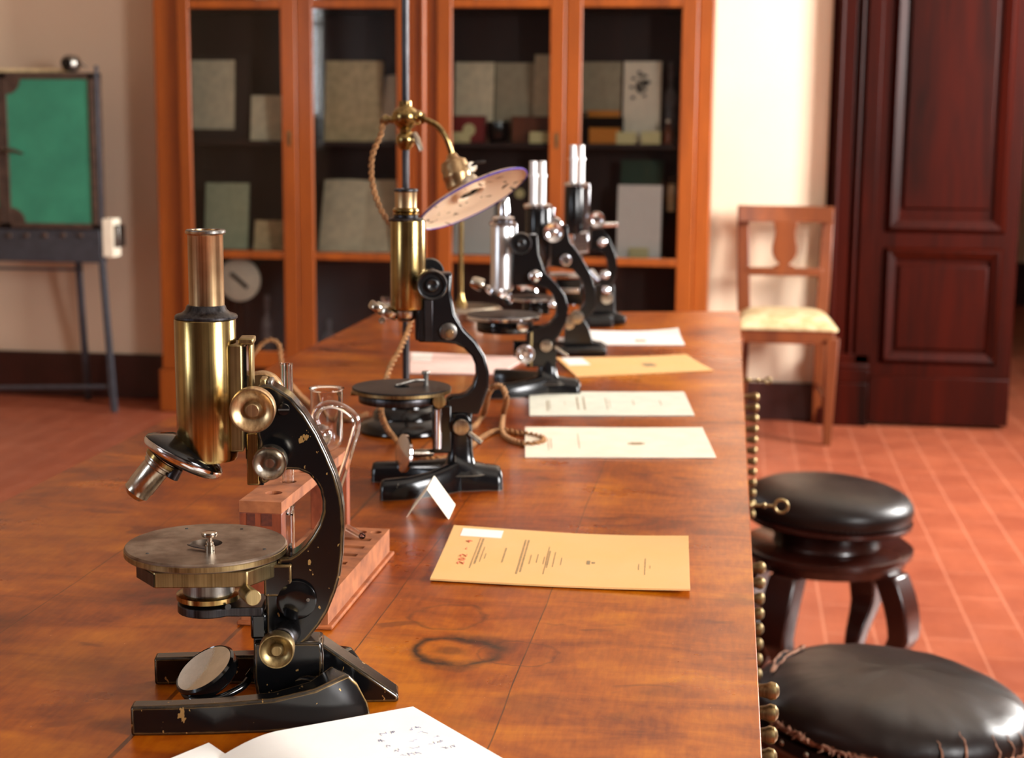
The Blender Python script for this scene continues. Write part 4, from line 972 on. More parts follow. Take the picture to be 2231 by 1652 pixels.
twisted([Vector((-.028, 0, zz(261))), Q(830, 292), Q(812, 335), Q(809, 380), Q(816, 420), Q(832, 462), Q(858, 500), Q(888, 560, .01), Q(898, 640, .01), Q(894, 705, -.02), Q(872, 760, -.06), Q(848, 805, -.09), tb_(830, 880, .06), tb_(838, 925, .03), tb_(866, 962), tb_(905, 990), tb_(960, 1000), tb_(1010, 985), tb_(1048, 955), tb_(1085, 938), tb_(1130, 943), tb_(1178, 952), tb_(1182, 963), tb_(1150, 968), tb_(1112, 958), tb_(1094, 940), tb_(1097, 900), Q(1103, 872, -.14), Q(1096, 846, -.14), Q(1080, 842, -.12), Q(1064, 858, -.10), tb_(1052, 905), tb_(1025, 935), tb_(985, 938)]).out('cord', CORD, lr)
lw = lambda x, y, Y: Vector(((aty(x, y, Y)-m.O).dot(m.U), (aty(x, y, Y)-m.O).dot(m.V), aty(x, y, Y).z-m.O.z))
e_ = lw(540, 790, 2.25)
pc = twisted([tb_(800, 903), tb_(760, 915), tb_(710, 905), tb_(664, 872), tb_(640, 846), lw(620, 815, 2.22), lw(612, 780, 2.24), lw(609, 754, 2.25), lw(594, 741, 2.25), lw(572, 748, 2.25), e_, e_+Vector((-.03, -.01, -.06)), Vector((e_.x-.045, e_.y-.02, -.35)), Vector((e_.x-.04, e_.y-.02, -.70)), Vector((e_.x-.07, e_.y-.05, -.806)), Vector((e_.x-.16, e_.y-.1, -.8155))]).out('power_cord', CORD)
pc.location = m.O; pc.rotation_euler = (0, 0, m.th); tag(pc, 'brown twisted cloth power cord looping off the left edge of the table', 'cord')

# ================================================================== PAPERS ON THE TABLE
def booklet(name, label, mt, cs, cat='booklet', lift=(0, 0, 0, 0), th=.0016, wave=.0015, group=None):
    """cs: near-left, near-right, far-right, far-left photo corners on the table; lift raises corners (m)"""
    P = [at(x, y, TZ+.0008+l) for (x, y), l in zip(cs, lift)]
    c = sum(P, Vector())/4; c.z = TZ; NXb, NYb = 16, 10
    def surf(u, v, dz=0):
        q = (P[0]*(1-u)+P[1]*u)*(1-v)+(P[3]*(1-u)+P[2]*u)*v
        l = (lift[0]*(1-u)**3*(1-v)**3+lift[1]*u**3*(1-v)**3+lift[2]*u**3*v**3+lift[3]*(1-u)**3*v**3)
        z = TZ+.0006+l+wave*(.5+.5*math.sin(u*5.2+1.3))*v*.8+dz
        return Vector((q.x, q.y, z))-c
    g = G(); lay = []
    for dz_ in (0, th): lay.append([[g.b.verts.new(surf(i/NXb, j/NYb, dz_)) for j in range(NYb+1)] for i in range(NXb+1)])
    for i in range(NXb):
        for j in range(NYb):
            for l in lay: g.b.faces.new((l[i][j], l[i+1][j], l[i+1][j+1], l[i][j+1]))
    a, b = lay
    for i in range(NXb):
        for j in (0, NYb): g.b.faces.new((a[i][j], a[i+1][j], b[i+1][j], b[i][j]))
    for j in range(NYb):
        for i in (0, NXb): g.b.faces.new((a[i][j], a[i][j+1], b[i][j+1], b[i][j]))
    o = g.out(name, mt); o.location = c; tag(o, label, cat, group)
    return o, (lambda u, v, e=.0001: surf(u, v, th+e))
def patch(g, sf, u0, u1, v0, v1, e=.00015, t=.0001):
    n = max(1, int(abs(u1-u0)*16)); 
    rows = [[sf(u0+(u1-u0)*i/n, v0+(v1-v0)*j/2, e) for j in range(3)] for i in range(n+1)]
    for i in range(n):
        for j in range(2):
            A_, B_, C_, D_ = rows[i][j], rows[i+1][j], rows[i+1][j+1], rows[i][j+1]; up = Vector((0, 0, t))
            g.hexa([A_, B_, C_, D_, A_+up, B_+up, C_+up, D_+up])
def text_column(g, sf, u, v0, v1, w, seed):
    """a printed line running away from us, too small to read"""
    w *= .8; rnd = random.Random(seed); v = v0
    while v < v1:
        l = rnd.uniform(.008, .018); patch(g, sf, u-w/2, u+w/2, v, min(v+l, v1), .00012, .00003); v += l+rnd.uniform(.004, .009)
o, sf = booklet('booklet', 'orange-tan pamphlet with a white sticker, nearest on the table', PAPERO, [(937, 1264), (1504, 1287), (1500, 1172), (989, 1150)], lift=(.001, .003, .004, .001))
g = G(); patch(g, sf, .045, .22, .80, .95); g.out('sticker', PAPERW, o)
T_ = lambda *a: (lambda gg: (text_column(gg, *a), gg.out('text_line', INKM, o)))(G())
g = G()
for i, (u, a, b, w) in enumerate(((.135, .22, .78, .006), (.148, .30, .78, .010), (.165, .34, .62, .005), (.255, .35, .62, .008), (.325, .16, .80, .009), (.338, .20, .80, .009), (.365, .35, .52, .006), (.43, .18, .70, .005), (.437, .30, .62, .008), (.46, .32, .6, .005), (.80, .34, .46, .005), (.825, .25, .56, .006), (.845, .38, .43, .004))): T_(sf, u, a, b, w, i)
for u, a, b in ((.392, .38, .54), (.42, .36, .5), (.49, .36, .5), (.18, .4, .5)): patch(g, sf, u-.0015, u+.0015, a, b, .00012, .00003)
patch(g, sf, .592, .606, .40, .47, .00012, .00003); patch(g, sf, .612, .626, .42, .45, .00012, .00003)
g.out('ruled_lines', INKM, o)
# red crayon: 202 - 4, running away from us
STK = {'2': [(0, .8), (.3, 1), (.6, .85), (.5, .5), (0, 0), (.65, 0)], '0': [(.3, 1), (0, .6), (.05, .1), (.35, 0), (.6, .4), (.55, .85), (.3, 1)], '-': [(.05, .45), (.5, .45)], '4': [(.4, 1), (0, .4), (.65, .4)], '4b': [(.5, .75), (.45, 0)]}
def write(g, sf, s, u0, v0, cw, chh, r, dv=0):
    """letters whose tops face left"""
    v = v0
    for ch0 in s:
        if ch0 != ' ':
            for kx_ in ([ch0] if ch0 != '4' else ['4', '4b']):
                g.tube([sf(u0-y*chh, v+x*cw, .0003) for x, y in STK[kx_]], r, 6)
        v += cw*1.05
g = G(); write(g, sf, '202 - 4', .105, .28, .064, .026, .00035); g.out('red_number', INKR, o)
o, sf = booklet('booklet', 'wide cream pamphlet with an oval stamp, the cord end resting on it', PAPERC, [(1144, 997), (1560, 998), (1530, 934), (1144, 934)], wave=.001)
g = G()
for i, (u, a, b, w) in enumerate(((.125, .2, .6, .006), (.14, .25, .6, .006), (.29, .25, .75, .006))): T_(sf, u, a, b, w, 20+i)
for t in range(24):
    a = 2*math.pi*t/24; b = 2*math.pi*(t+1)/24
    g.tube([sf(.60+.045*math.cos(a), .42+.035*math.sin(a)), sf(.60+.045*math.cos(b), .42+.035*math.sin(b))], .0005, 5)
patch(g, sf, .57, .63, .40, .44, .00012, .00003); g.out('stamp', INKM, o)
o, sf = booklet('booklet', 'grey-green pamphlet with printed title, behind the wide cream one', PAPERG, [(1154, 906), (1513, 906), (1490, 856), (1153, 856)], wave=.001)
g = G()
for i, (u, a, b, w) in enumerate(((.11, .15, .6, .01), (.125, .2, .6, .007), (.22, .4, .55, .004), (.30, .2, .75, .012), (.34, .2, .75, .012), (.48, .2, .7, .007), (.5, .3, .6, .005), (.65, .4, .6, .007), (.82, .4, .6, .007))): T_(sf, u, a, b, w, 40+i)
g.b.free()
o, sf = booklet('booklet', 'orange pamphlet with a white corner sticker, behind the grey-green one', PAPERO, [(1256, 822), (1554, 808), (1495, 774), (1212, 782)], lift=(0, 0, .003, 0), wave=.001)
g = G(); patch(g, sf, .03, .19, .55, .97); g.out('sticker', PAPERW, o)
g = G(); patch(g, sf, .56, .66, .42, .5); patch(g, sf, .57, .65, .36, .56); g.out('stamp', INKM, o)
o, sf = booklet('booklet', 'white pamphlet with raised far corner, farthest on the table', PAPERW, [(1292, 752), (1492, 752), (1478, 716), (1272, 722)], lift=(0, 0, .010, 0), wave=.001)
g = G(); patch(g, sf, .48, .6, .2, .34); g.out('stamp', INKM, o)
o, sf = booklet('booklet', 'pink pamphlet on the table behind the second microscope arm', PAPERP, [(893, 815), (1090, 816), (1150, 780), (893, 770)], wave=.001)
g = G(); patch(g, sf, .02, .2, .55, .97); g.out('sticker', PAPERW, o)
# folded name card
c = Vector((-.295, 1.477, TZ)); a0, a1, b0, b1 = at(886, 1128, TZ), at(978, 1132, TZ), at(992, 1100, TZ), None
rdg = aty(931, 1067, (a0.y+a1.y)/2); dy = b0.y-a1.y; sh_ = Vector((b0.x-a1.x, dy, 0))
c = (a0+a1)/2
g = G()
for e in (a0, a1):
    o_ = [e-c, rdg-c, rdg-c+sh_, e-c+sh_]; nrm = (o_[1]-o_[0]).cross(sh_).normalized()*.0004
    g.hexa([o_[0], o_[1], o_[2], o_[3]]+[q+nrm for q in o_])
o = g.out('tent_card', PAPERC); o.location = c; tag(o, 'folded cream card standing like a tent beside the second microscope', 'card')
# open notebook at the front
nb = thing('open_notebook', 'open white notebook with blue handwriting at the near edge of the table', 'notebook', at(700, 1640, TZ)); NB = nb.location
P1 = at(900, 1557, TZ+.003); P2 = at(1062, 1652, TZ+.003); d1 = (P2-P1).normalized()
P0 = at(478, 1650, TZ+.004); d0 = (P0-P1)
Lw, Lh = (d0.length), .205
g = G(); nu = 18; top = []; bot = []
def nbz(u): return .010*math.sin(min(u/.30, 1)*math.pi/2)*(1-.35*u)+.003-.002*u
for j in (0, 1):
    for e in (0, 1):
        pass
ring = []
def nbp(u, v, z): # u from spine to corner, v down the page
    q = P0+(P1-P0)*u+d1*Lh*v; return Vector((q.x, q.y, TZ+z))-NB
rows = []
for i in range(nu+1):
    u = i/nu; zt_ = nbz(u)+.001; rows.append([nbp(u, 0, .0004), nbp(u, 0, zt_), nbp(u, 1, zt_), nbp(u, 1, .0004)])
G().loft(rows).out('right_page', PAPERW, nb, ang=50)
d2_ = (P1-P0).normalized()
Pl = at(455, 1620, TZ+.003); Pe = at(385, 1652, TZ+.003)
# left page: a smaller sheet whose corner shows at the frame edge
P3 = at(497, 1652, TZ+.002)
l1 = (Pe-Pl).normalized(); l2 = (P3-Pl).normalized()
rows = []
for i in range(9):
    u = i/8; z = .0035+.002*math.sin(u*2.8)
    q0 = Pl+l1*.16*u; rows.append([Vector((q.x, q.y, TZ+h))-NB for q, h in ((q0, .0004), (q0, z), (q0+l2*.14, z), (q0+l2*.14, .0004))])
G().loft(rows).out('left_page', PAPERW, nb, ang=50)
g = G(); rnd = random.Random(5)
for row in range(5):
    v = .17+row*.045; u = .62+row*.0
    while u < .88:
        w = rnd.uniform(.02, .05); pts = []
        for k_ in range(7):
            uu = u+w*k_/6; pts.append(nbp(uu, v+rnd.uniform(-.012, .012), nbz(uu)+.0011))
        
        if rnd.random() < .6: g.tube(pts, .00014, 5)
        u += w+.012
g.out('handwriting', INKB, nb)

# ================================================================== THE THREE FARTHER MICROSCOPES
def small_scope(name, label, foot, th, parts):
    m = Rig(name, label, 'microscope', foot, th)
    for pt in parts:
        kd, nm, mt = pt[:3]; a = pt[3:]
        if kd == 'L': m.lathe(nm, mt, a[0], a[1], *(a[2:3]))
        elif kd == 'K': m.knob(nm, mt, *a)
        elif kd == 'P': m.plate(nm, mt, *a)
        elif kd == 'B': m.box(nm, mt, *a)
        elif kd == 'D': disc(m, nm, mt, *a)
        elif kd == 'R': m.rod(nm, mt, *a)
    return m
m = small_scope('microscope', 'third microscope with a single chrome tube and round black-topped stage', (1120, 858), 12, [
    ('L', 'eyepiece', CHROME, 1098, [(9, 430), (11, 433), (11, 445), (13.5, 452), (13.5, 474)]), ('L', 'eyepiece_cap', BLACKG, 1098, [(8, 428), (9.5, 430), (9.5, 434)]),
    ('L', 'draw_tube_flange', CHROME, 1096, [(20, 471), (25, 474), (25, 479), (20, 482)]), ('L', 'tube_collar', CHROME, 1096, [(22, 482), (30, 485), (30, 491), (24, 494)]),
    ('L', 'main_tube', SATIN, 1094, [(24, 492), (25.5, 496), (25.5, 628), (20, 634)]),
    ('B', 'slide', CHROME, 1119, 488, 1127, 560, -.006, .006),
    ('P', 'arm', BLACK2, [(1124, 512), (1171, 511), (1174, 556), (1187, 592), (1213, 618), (1231, 643), (1239, 672), (1234, 702), (1220, 731), (1205, 748), (1150, 748), (1150, 714), (1178, 712), (1198, 705), (1212, 688), (1213, 665), (1205, 643), (1190, 626), (1165, 622), (1117, 622), (1117, 530)], .022),
    ('K', 'coarse_focus_knob', RUBBER, 1135, 531, 24, -.01, -.045, 'bake'), ('K', 'limb_screw', CHROME, 1166, 603, 15, -.01, -.024, 'ball'),
    ('D', 'stage', STAGE2, 1097, 684, 80, 11), ('D', 'stage_rim', CHROME, 1097, 686, 81, 8, None, 0, .97), ('D', 'stage_underside', BLACKG, 1100, 699, 62, 22),
    ('K', 'centring_knob', CHROME, 1139, 711, 13, -.02, -.05, 'flat'), ('R', 'centring_screw', CHROME, (1018, 694, -.002), (1028, 692, -.002), 5),
    ('B', 'substage_block', BLACKG, 1147, 712, 1212, 800, -.010, .014), ('B', 'substage_rack', BRASSD, 1155, 722, 1160, 800, -.013, -.008), ('B', 'substage_bracket', BLACKG, 1119, 745, 1150, 778, -.006, .012),
    ('K', 'substage_knob', CHROME, 1145, 772, 21, -.01, -.042, 'cup'), ('K', 'joint_screw', NICKEL, 1190, 754, 14, -.010, -.018, 'flat'), ('R', 'clamp_lever', NICKEL, (1208, 757, -.012), (1236, 776, -.022), 4),
    ])
q = m.p(1085, 634); nz = G().lathe([(0, -.006), (.012, -.005), (.020, .0), (.020, .005), (.014, .009), (0, .009)], q, (-.42, 0, -.9), 40).out('nosepiece', CHROME, m.root)
G().lathe([(0, 0), (.0085, 0), (.0095, .004), (.0085, .014), (.006, .018), (0, .018)], m.p(1052, 622), (-.7, 0, .25), 28).out('objective', NICKEL, nz)
G().lathe([(0, 0), (.007, 0), (.007, .012), (.004, .016), (0, .016)], m.p(1104, 640), (.2, 0, -1), 28).out('objective', CHROME, nz)
h_ = m.floor(1258, 850); toes = [(m.floor(1066, 868).x, m.floor(1066, 868).y+.004), (m.floor(1075, 832).x, m.floor(1075, 832).y)]
foot2(m, toes, h_.x, BLACK2, z_toe=.020, pillar=(m.p(1192, 800).x, .012, m.p(1192, 740).z), tw=.0095)

EYE = lambda x, y0, y1, y2, a, b: [('L', 'eyepiece', CHROME, x, [(a, y0), (a, y1), (a+3, y1+1), (a+3, y1+4), (b, y1+5), (b, y2)])]
def eyes(m, xs, y0, y1, y2, a, b, dv):
    for x, v in zip(xs, (-dv, dv)):
        m.lathe('eyepiece', SATIN, x, [(a*.8, y0), (a, y0+1), (a, y1)], v, hollow=.7)
        m.lathe('eyepiece_tube', SATIN, x, [(b+2.5, y1), (b+2.5, y1+5), (b, y1+6), (b, y2)], v)
m = small_scope('microscope', 'fourth microscope, binocular, black body with large chrome ball knob', (1185, 768), 10, [
    ('L', 'body_collar', CHROME, 1171, [(26, 443), (31, 446), (31, 452), (27, 455)]), ('L', 'main_tube', BLACK2, 1172, [(27, 454), (28, 456), (28, 560), (22, 572), (20, 620)]),
    ('B', 'slide', CHROME, 1199, 452, 1208, 490, -.006, .006), ('B', 'rack_column', CHROME, 1193, 524, 1217, 582, -.008, .008),
    ('P', 'arm', BLACK2, [(1200, 490), (1236, 490), (1242, 527), (1267, 560), (1289, 600), (1298, 636), (1298, 672), (1280, 692), (1262, 712), (1236, 712), (1238, 690), (1262, 680), (1272, 662), (1274, 643), (1268, 612), (1248, 588), (1216, 583), (1200, 580)], .024),
    ('K', 'coarse_focus_knob', CHROME, 1206, 507, 23, -.012, -.050, 'cup'), ('K', 'coarse_focus_knob', CHROME, 1206, 492, 20, .012, .046, 'cup'), ('K', 'fine_focus_knob', CHROME, 1233, 567, 14, -.012, -.026, 'cup'),
    ('D', 'stage', STAGE2, 1160, 646, 50, 8), ('D', 'stage_rim', CHROME, 1160, 648, 51, 6, None, 0, .96), ('D', 'condenser', BLACKG, 1168, 656, 30, 26),
    ('K', 'stage_knob', CHROME, 1204, 664, 12, -.012, -.03, 'ball'), ('K', 'substage_knob', NICKEL, 1257, 692, 15, -.012, -.034, 'flat'), ('K', 'substage_knob', NICKEL, 1240, 706, 13, -.012, -.03, 'flat'),
    ('P', 'pillar', BLACK2, [(1232, 690), (1268, 690), (1282, 712), (1292, 744), (1322, 753), (1322, 776), (1225, 776), (1230, 740)], .03),
    ('R', 'mirror_stalk', CHROME, (1215, 742, -.006), (1240, 742, -.006), 7), ('B', 'base_plate', BLACK2, 1160, 757, 1322, 777, -.045, .045, .004)])
eyes(m, (1161.5, 1181), 351, 380, 446, 8, 8.5, .009)
c = m.p(1150, 628); G().lathe([(0, -.004), (.018, -.004), (.021, 0), (.018, .006), (0, .008)], c, (-.3, 0, -.95), 32).out('nosepiece', CHROME, m.root)
m = small_scope('microscope', 'fifth and farthest microscope, binocular with black body and chrome stage parts', (1262, 708), 9, [
    ('L', 'body_collar', CHROME, 1256, [(23, 397), (27, 399), (27, 405), (23, 408)]), ('L', 'main_tube', BLACK2, 1251, [(19, 406), (20.5, 409), (20.5, 500), (18, 510)]),
    ('B', 'slide', CHROME, 1272, 400, 1284, 505, -.006, .006),
    ('P', 'arm', BLACK2, [(1288, 500), (1312, 497), (1329, 523), (1342, 556), (1345, 580), (1342, 602), (1332, 624), (1312, 630), (1306, 612), (1318, 606), (1325, 585), (1322, 566), (1314, 552), (1298, 546), (1286, 546)], .022),
    ('K', 'coarse_focus_knob', CHROME, 1300, 479, 18, -.01, -.044, 'cup'), ('R', 'coarse_axle', CHROME, (1310, 490, .02), (1345, 489, .05), 5), ('K', 'fine_focus_knob', CHROME, 1312, 529, 11, -.01, -.026, 'ball'),
    ('B', 'objective_carrier', CHROME, 1248, 505, 1284, 552, -.012, .012, .003), ('R', 'objective', CHROME, (1240, 520, -.012), (1226, 535, -.02), 9), ('R', 'objective', CHROME, (1262, 550, 0), (1262, 590, 0), 8),
    ('B', 'mechanical_stage', CHROME, 1198, 594, 1270, 606, -.04, .04, .002), ('B', 'stage_underframe', BLACKG, 1212, 608, 1270, 664, -.022, .022, .003), ('B', 'stage_slide', CHROME, 1216, 628, 1262, 640, -.028, -.02, .001), ('R', 'condenser', CHROME, (1244, 640, 0), (1244, 664, 0), 20),
    ('K', 'stage_knob', CHROME, 1318, 600, 11, -.012, -.03, 'ball'), ('K', 'substage_knob', CHROME, 1320, 634, 11, -.012, -.03, 'ball'), ('K', 'substage_knob', NICKEL, 1322, 650, 14, -.012, -.024, 'flat'), ('R', 'stage_lever', CHROME, (1286, 590, -.01), (1306, 612, -.02), 7),
    ('P', 'pillar', BLACK2, [(1296, 620), (1338, 620), (1340, 680), (1364, 690), (1364, 706), (1285, 712), (1290, 680)], .028),
    ('B', 'base_plate', BLACK2, 1278, 686, 1335, 716, -.045, .045, .004), ('B', 'base_heel', BLACK2, 1330, 690, 1364, 708, -.02, .02, .004), ('B', 'base_toe', BLACK2, 1215, 692, 1285, 712, -.042, -.022, .004)])
eyes(m, (1248, 1266), 316, 344, 398, 7, 7.5, .009)
# brass stand behind them
m = Rig('brass_stand', 'thin brass rod stand on a pale round base behind the lamp', 'stand', (1004, 695), 0)
k = m.k(1004, 695)
G().lathe([(0, 0), (74*k, 0), (74*k, 20*k), (66*k, 29*k), (0, 32*k)], (0.015, 0, 0)).out('base', NICKEL, m.root)
G().lathe([(0, 30*k), (16*k, 30*k), (7*k, 44*k), (5*k, 56*k), (0, 56*k)]).out('rod_foot', BRASS, m.root)
G().cyl((0, 0, .01), (0, 0, m.p(1007, 440).z), 5*k, seg=20).out('rod', BRASS, m.root)
m = Rig('glass_beaker', 'small clear glass beaker at the far left corner of the table', 'beaker', (850, 692), 0)
G().lathe([(0, 0), (.014, 0), (.017, .006), (.018, .042), (.0165, .042), (.0155, .007), (0, .003)], seg=32).out('bowl', GLASS, m.root)

# ================================================================== STOOLS
LM = None
def leather(name, torn):
    m, nt, p = new_mat(name); co = coords(nt)
    base = ramp(nt, noise(nt, co, 9, 5), [(.3, (20, 12, 10)), (.7, (36, 24, 20))])
    if torn:
        sep = nt.nodes.new('ShaderNodeSeparateXYZ'); L(nt, co, sep.inputs[0])
        low = math_(nt, 'SUBTRACT', 1, math_(nt, 'DIVIDE', math_(nt, 'ABSOLUTE', math_(nt, 'SUBTRACT', sep.outputs[2], -.052)), .022), True)
        nn = noise(nt, coords(nt, (1, 1, 2.2)), 34, 6, .7, 1)
        f = math_(nt, 'GREATER_THAN', math_(nt, 'MULTIPLY', math_(nt, 'ADD', nn, .12), low), .50)
        base = mixc(nt, f, base, ramp(nt, noise(nt, co, 160, 4), [(.35, (84, 42, 28)), (.6, (176, 126, 96))]))
    L(nt, base, p.inputs['Base Color']); p.inputs['Specular IOR Level'].default_value = .3
    L(nt, math_(nt, 'ADD', .24, math_(nt, 'MULTIPLY', noise(nt, co, 14, 4), .25)), p.inputs['Roughness'])
    cr = noise(nt, co, 420, 3); w_ = noise(nt, coords(nt, (1, 1, .3)), 26, 5)
    bump(nt, p, math_(nt, 'ADD', math_(nt, 'MULTIPLY', cr, .35), w_), .22, .002); return m
def stool(label, px, py, zs, Rr, torn, rot):
    c = at(px, py, zs); c.z = 0; t = thing('stool', label, 'stool', c, R(rot)); lt = leather('torn_leather' if torn else 'dark_leather', torn)
    zc = zs
    prof = [(0, .012), (Rr*.3, .010), (Rr*.6, .003), (Rr*.8, -.006), (Rr*.92, -.016), (Rr*.985, -.030), (Rr, -.042), (Rr*.985, -.056), (Rr*.95, -.064), (0, -.064)]
    st_ = G().lathe(prof, seg=96).out('seat', lt, t, ang=80); st_.location = (0, 0, zc)
    if torn:
        md = st_.modifiers.new('sub', 'SUBSURF'); md.levels = md.render_levels = 1
        tx = bpy.data.textures.new('lumps', 'CLOUDS'); tx.noise_scale = .05; dm = st_.modifiers.new('lumps', 'DISPLACE'); dm.texture = tx; dm.strength = .006; dm.mid_level = .5
        # ragged strips of torn leather along the lower edge
        rnd = random.Random(11); g = G()
        def sz(r):
            for (r0, z0), (r1, z1) in zip(prof, prof[1:]):
                if r0 <= r <= r1: return z0+(z1-z0)*(r-r0)/(r1-r0)
            return prof[5][1]
        def on(a, r, lift=.0): return Vector((r*math.cos(a), r*math.sin(a), zc+sz(r)+lift))
        def rim(a, z, out=0.): 
            rr_ = Rr*(1-.05*max(0, (abs(z+.042)-.01)/.03))+out; return Vector((rr_*math.cos(a), rr_*math.sin(a), zc+z))
        # a frayed crack wanders round the side; short flaps curl from it
        for a0, a1, z0 in ((-150, -128, -.046), (-122, -104, -.050), (-99, -60, -.052), (-84, -34, -.055), (-58, 8, -.047), (-30, 30, -.044), (12, 60, -.040)):
            a = a0; pts = []; rad = []
            while a < a1:
                pts.append(rim(R(a), z0+rnd.uniform(-.0035, .0035), rnd.uniform(.000, .003))); rad.append(rnd.uniform(.0006, .0026)); a += rnd.uniform(.8, 2.2)
            if len(pts) > 2: g.tube(pts, rad, 5)
            a = a0
            while a < a1:
                q = rim(R(a), z0, .001); dr = Vector((math.cos(R(a)), math.sin(R(a)), 0)); tn = Vector((-dr.y, dr.x, 0)); L_ = rnd.uniform(.003, .009)*(1 if rnd.random() < .85 else 2); sgn = rnd.choice((-1, -1, 1))
                g.tube([q, q+dr*.002+tn*rnd.uniform(-.003, .003)+Vector((0, 0, sgn*L_*.5)), q+dr*rnd.uniform(.001, .006)+tn*rnd.uniform(-.006, .006)+Vector((0, 0, sgn*L_))], [rnd.uniform(.0012, .0026), rnd.uniform(.0008, .002), .0004], 4); a += rnd.uniform(1.2, 3.2)
        for a0, r0 in ((-77, .93), (-66, .86), (-50, .92), (-42, .93), (-33, .94)):      # splits running up over the edge
            w0 = rnd.uniform(.0008, .0016); pts = []
            for i in range(7):
                u = i/6; a = R(a0+rnd.uniform(-.9, .9))
                pts.append(on(a, Rr*(r0+(.985-r0)*u*1.6), .0002) if u < .6 else rim(a, -.030-.02*(u-.6)/.4, .0004))
            g.tube(pts, [w0*(.3+1.2*i/6) for i in range(7)], 5)
        hole = [((q-c).x, (q-c).y) for q in (at(x_, y_, zs-.014) for x_, y_ in ((1672, 1486), (1682, 1462), (1700, 1434), (1720, 1416), (1732, 1419), (1745, 1424), (1742, 1438), (1728, 1446), (1706, 1460), (1688, 1476)))]
        pts = []; rad = []
        for i in range(len(hole)):
            (ax_, ay_), (bx_, by_) = hole[i], hole[(i+1) % len(hole)]
            for k_ in range(4):
                x_ = ax_+(bx_-ax_)*k_/4+rnd.uniform(-.0015, .0015); y_ = ay_+(by_-ay_)*k_/4+rnd.uniform(-.0015, .0015)
                r_ = min(math.hypot(x_, y_), Rr*.985); pts.append(on(math.atan2(y_, x_), r_, .002)); rad.append(rnd.uniform(.0007, .0024))
        g.tube(pts+[pts[0]], rad+[rad[0]], 5)
        hg = G(); cs_ = [on(math.atan2(y, x), min(math.hypot(x, y), Rr*.985), .0016) for x, y in hole]; hg.prism([q-Vector((0, 0, .004)) for q in cs_], (0, 0, .0042)); hg.out('torn_hole', plain('dark_cavity_brown', (40, 20, 12), .9, 0, .6, sc=200), t)  # dark slab paints the shade inside the tear
        g.out('torn_edge', plain('frayed_tan_fibre', (176, 128, 100), .85, 0, .5, sc=120, c2=(92, 48, 34)), t, ang=20)
        G().lathe([(Rr*.97, zc-.064), (Rr*1.0, zc-.063), (Rr*1.012, zc-.060), (Rr*1.012, zc-.075), (Rr*.97, zc-.076)], seg=96, closed=True).out('leather_band', lt, t)
        for i in range(28):
            a = 2*math.pi*i/28; G().lathe([(0, 0), (.004, 0), (.003, .0015), (0, .0022)], (Rr*1.012*math.cos(a), Rr*1.012*math.sin(a), zc-.0675), (math.cos(a), math.sin(a), 0), 10).out('nail', NICKEL, t)
        G().lathe([(0, zc-.076), (Rr*1.0, zc-.076), (Rr*1.02, zc-.080), (Rr*1.02, zc-.090), (Rr*.98, zc-.096), (0, zc-.096)], seg=96).out('seat_rim', CHAIRW, t)
    else:
        for i in range(90):
            a = 2*math.pi*i/90; 
            if i == 0: nl = G().lathe([(0, 0), (.0036, 0), (.0028, .0014), (0, .002)], (0, 0, 0), (1, 0, 0), 8).out('nail', GUN, t); o = nl
            else: o = nl.copy(); COL.objects.link(o); o.parent = t
            o.location = (Rr*.972*math.cos(a), Rr*.972*math.sin(a), zc-.058); o.rotation_euler = (0, 0, a)
        G().lathe([(0, zc-.064), (Rr*.97, zc-.064), (Rr*1.0, zc-.067), (Rr*1.0, zc-.074), (Rr*.95, zc-.080), (0, zc-.080)], seg=96).out('seat_rim', STOOLW, t)
    z1 = zc-.08 if not torn else zc-.096
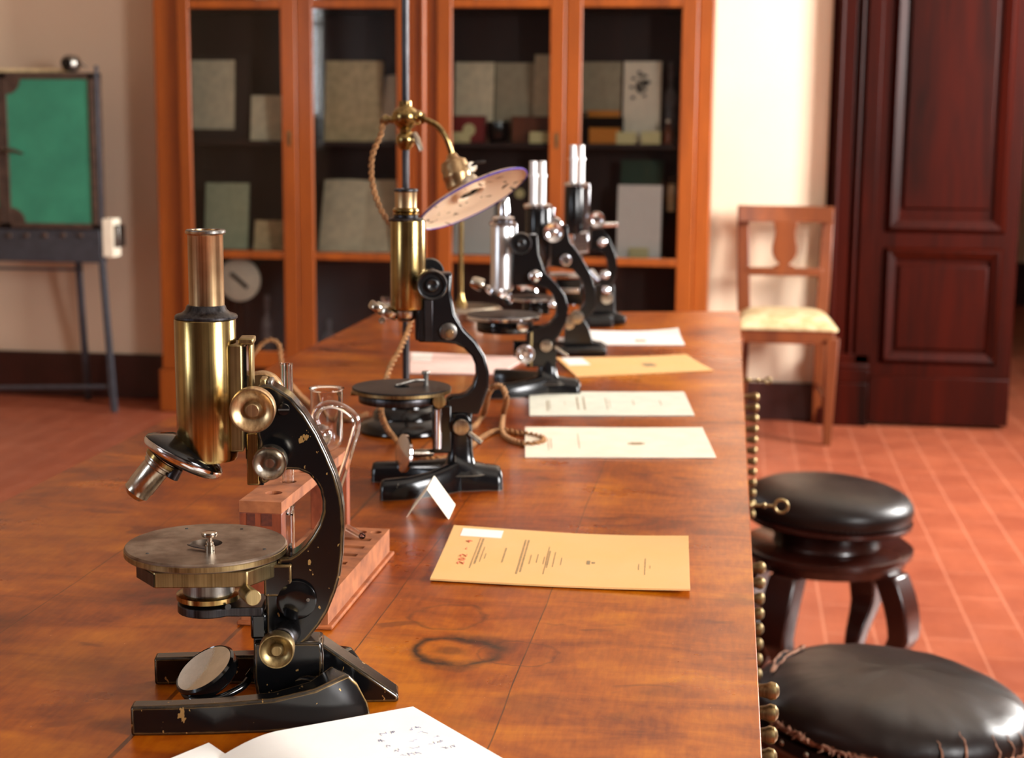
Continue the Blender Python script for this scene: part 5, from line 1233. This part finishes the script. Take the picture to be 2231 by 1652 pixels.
    G().lathe([(0, z1), (Rr*.70, z1), (Rr*.66, z1-.01), (Rr*.62, z1-.035), (Rr*.64, z1-.045), (0, z1-.045)], seg=72).out('swivel_drum', STOOLW, t)
    z2 = z1-.045
    G().lathe([(0, z2), (Rr*.97, z2), (Rr*1.02, z2-.006), (Rr*1.02, z2-.016), (Rr*.96, z2-.022), (Rr*.93, z2-.04), (0, z2-.04)], seg=96).out('lower_disc', STOOLW, t)
    z3 = z2-.038
    for i in range(4):
        a = R(45+90*i); d = Vector((math.cos(a), math.sin(a), 0)); n_ = Vector((-d.y, d.x, 0)); secs = []
        for s_ in range(15):
            u = s_/14; z = z3*(1-u); r = Rr*(.84+.24*math.sin(u*math.pi*1.0)*(1-u)**.6*1.3-.16*math.sin(max(0, u-.45)/.55*math.pi)+.20*max(0, u-.7)/.3); w = .031*(1-.4*u)+.005*math.sin(u*6); dp = .028*(1-.4*u)
            q = d*r+Vector((0, 0, z)); secs.append([q-n_*w-d*dp, q+n_*w-d*dp, q+n_*w+d*dp, q-n_*w+d*dp])
        G().loft(secs).out('leg', STOOLW, t, bev=.006)
    G().lathe([(0, .055), (.025, .055), (.028, .065), (.025, .08), (0, .08)]).out('stretcher_hub', STOOLW, t)
    for i in range(2):
        a = R(45+90*i); d = Vector((math.cos(a), math.sin(a), 0))*Rr*.80
        G().tube([-d+Vector((0, 0, .067)), d+Vector((0, 0, .067))], .009, 10).out('stretcher', STOOLW, t)
    bpy.context.view_layer.update()
    tilt = R(4.0 if torn else 2.5); P_ = Vector((0, 0, zc-.07))
    rm = Matrix.Translation(P_) @ Matrix.Rotation(-R(rot), 4, 'Z') @ Matrix.Rotation(tilt, 4, 'Y') @ Matrix.Rotation(R(rot), 4, 'Z') @ Matrix.Translation(-P_)
    for o in t.children:        # the turning seat sits a little askew
        if o.name.split('.')[0] in ('seat', 'torn_edge', 'torn_hole', 'leather_band', 'nail', 'seat_rim'): o.matrix_local = rm @ o.matrix_local
    return t
stool('nearer round stool with cracked black leather, torn and fraying along its edge', 1942, 1474, .475, .187, True, 0)
stool('farther round stool with smooth dark leather seat and curved dark legs', 1806, 1055, .470, .176, False, 12)
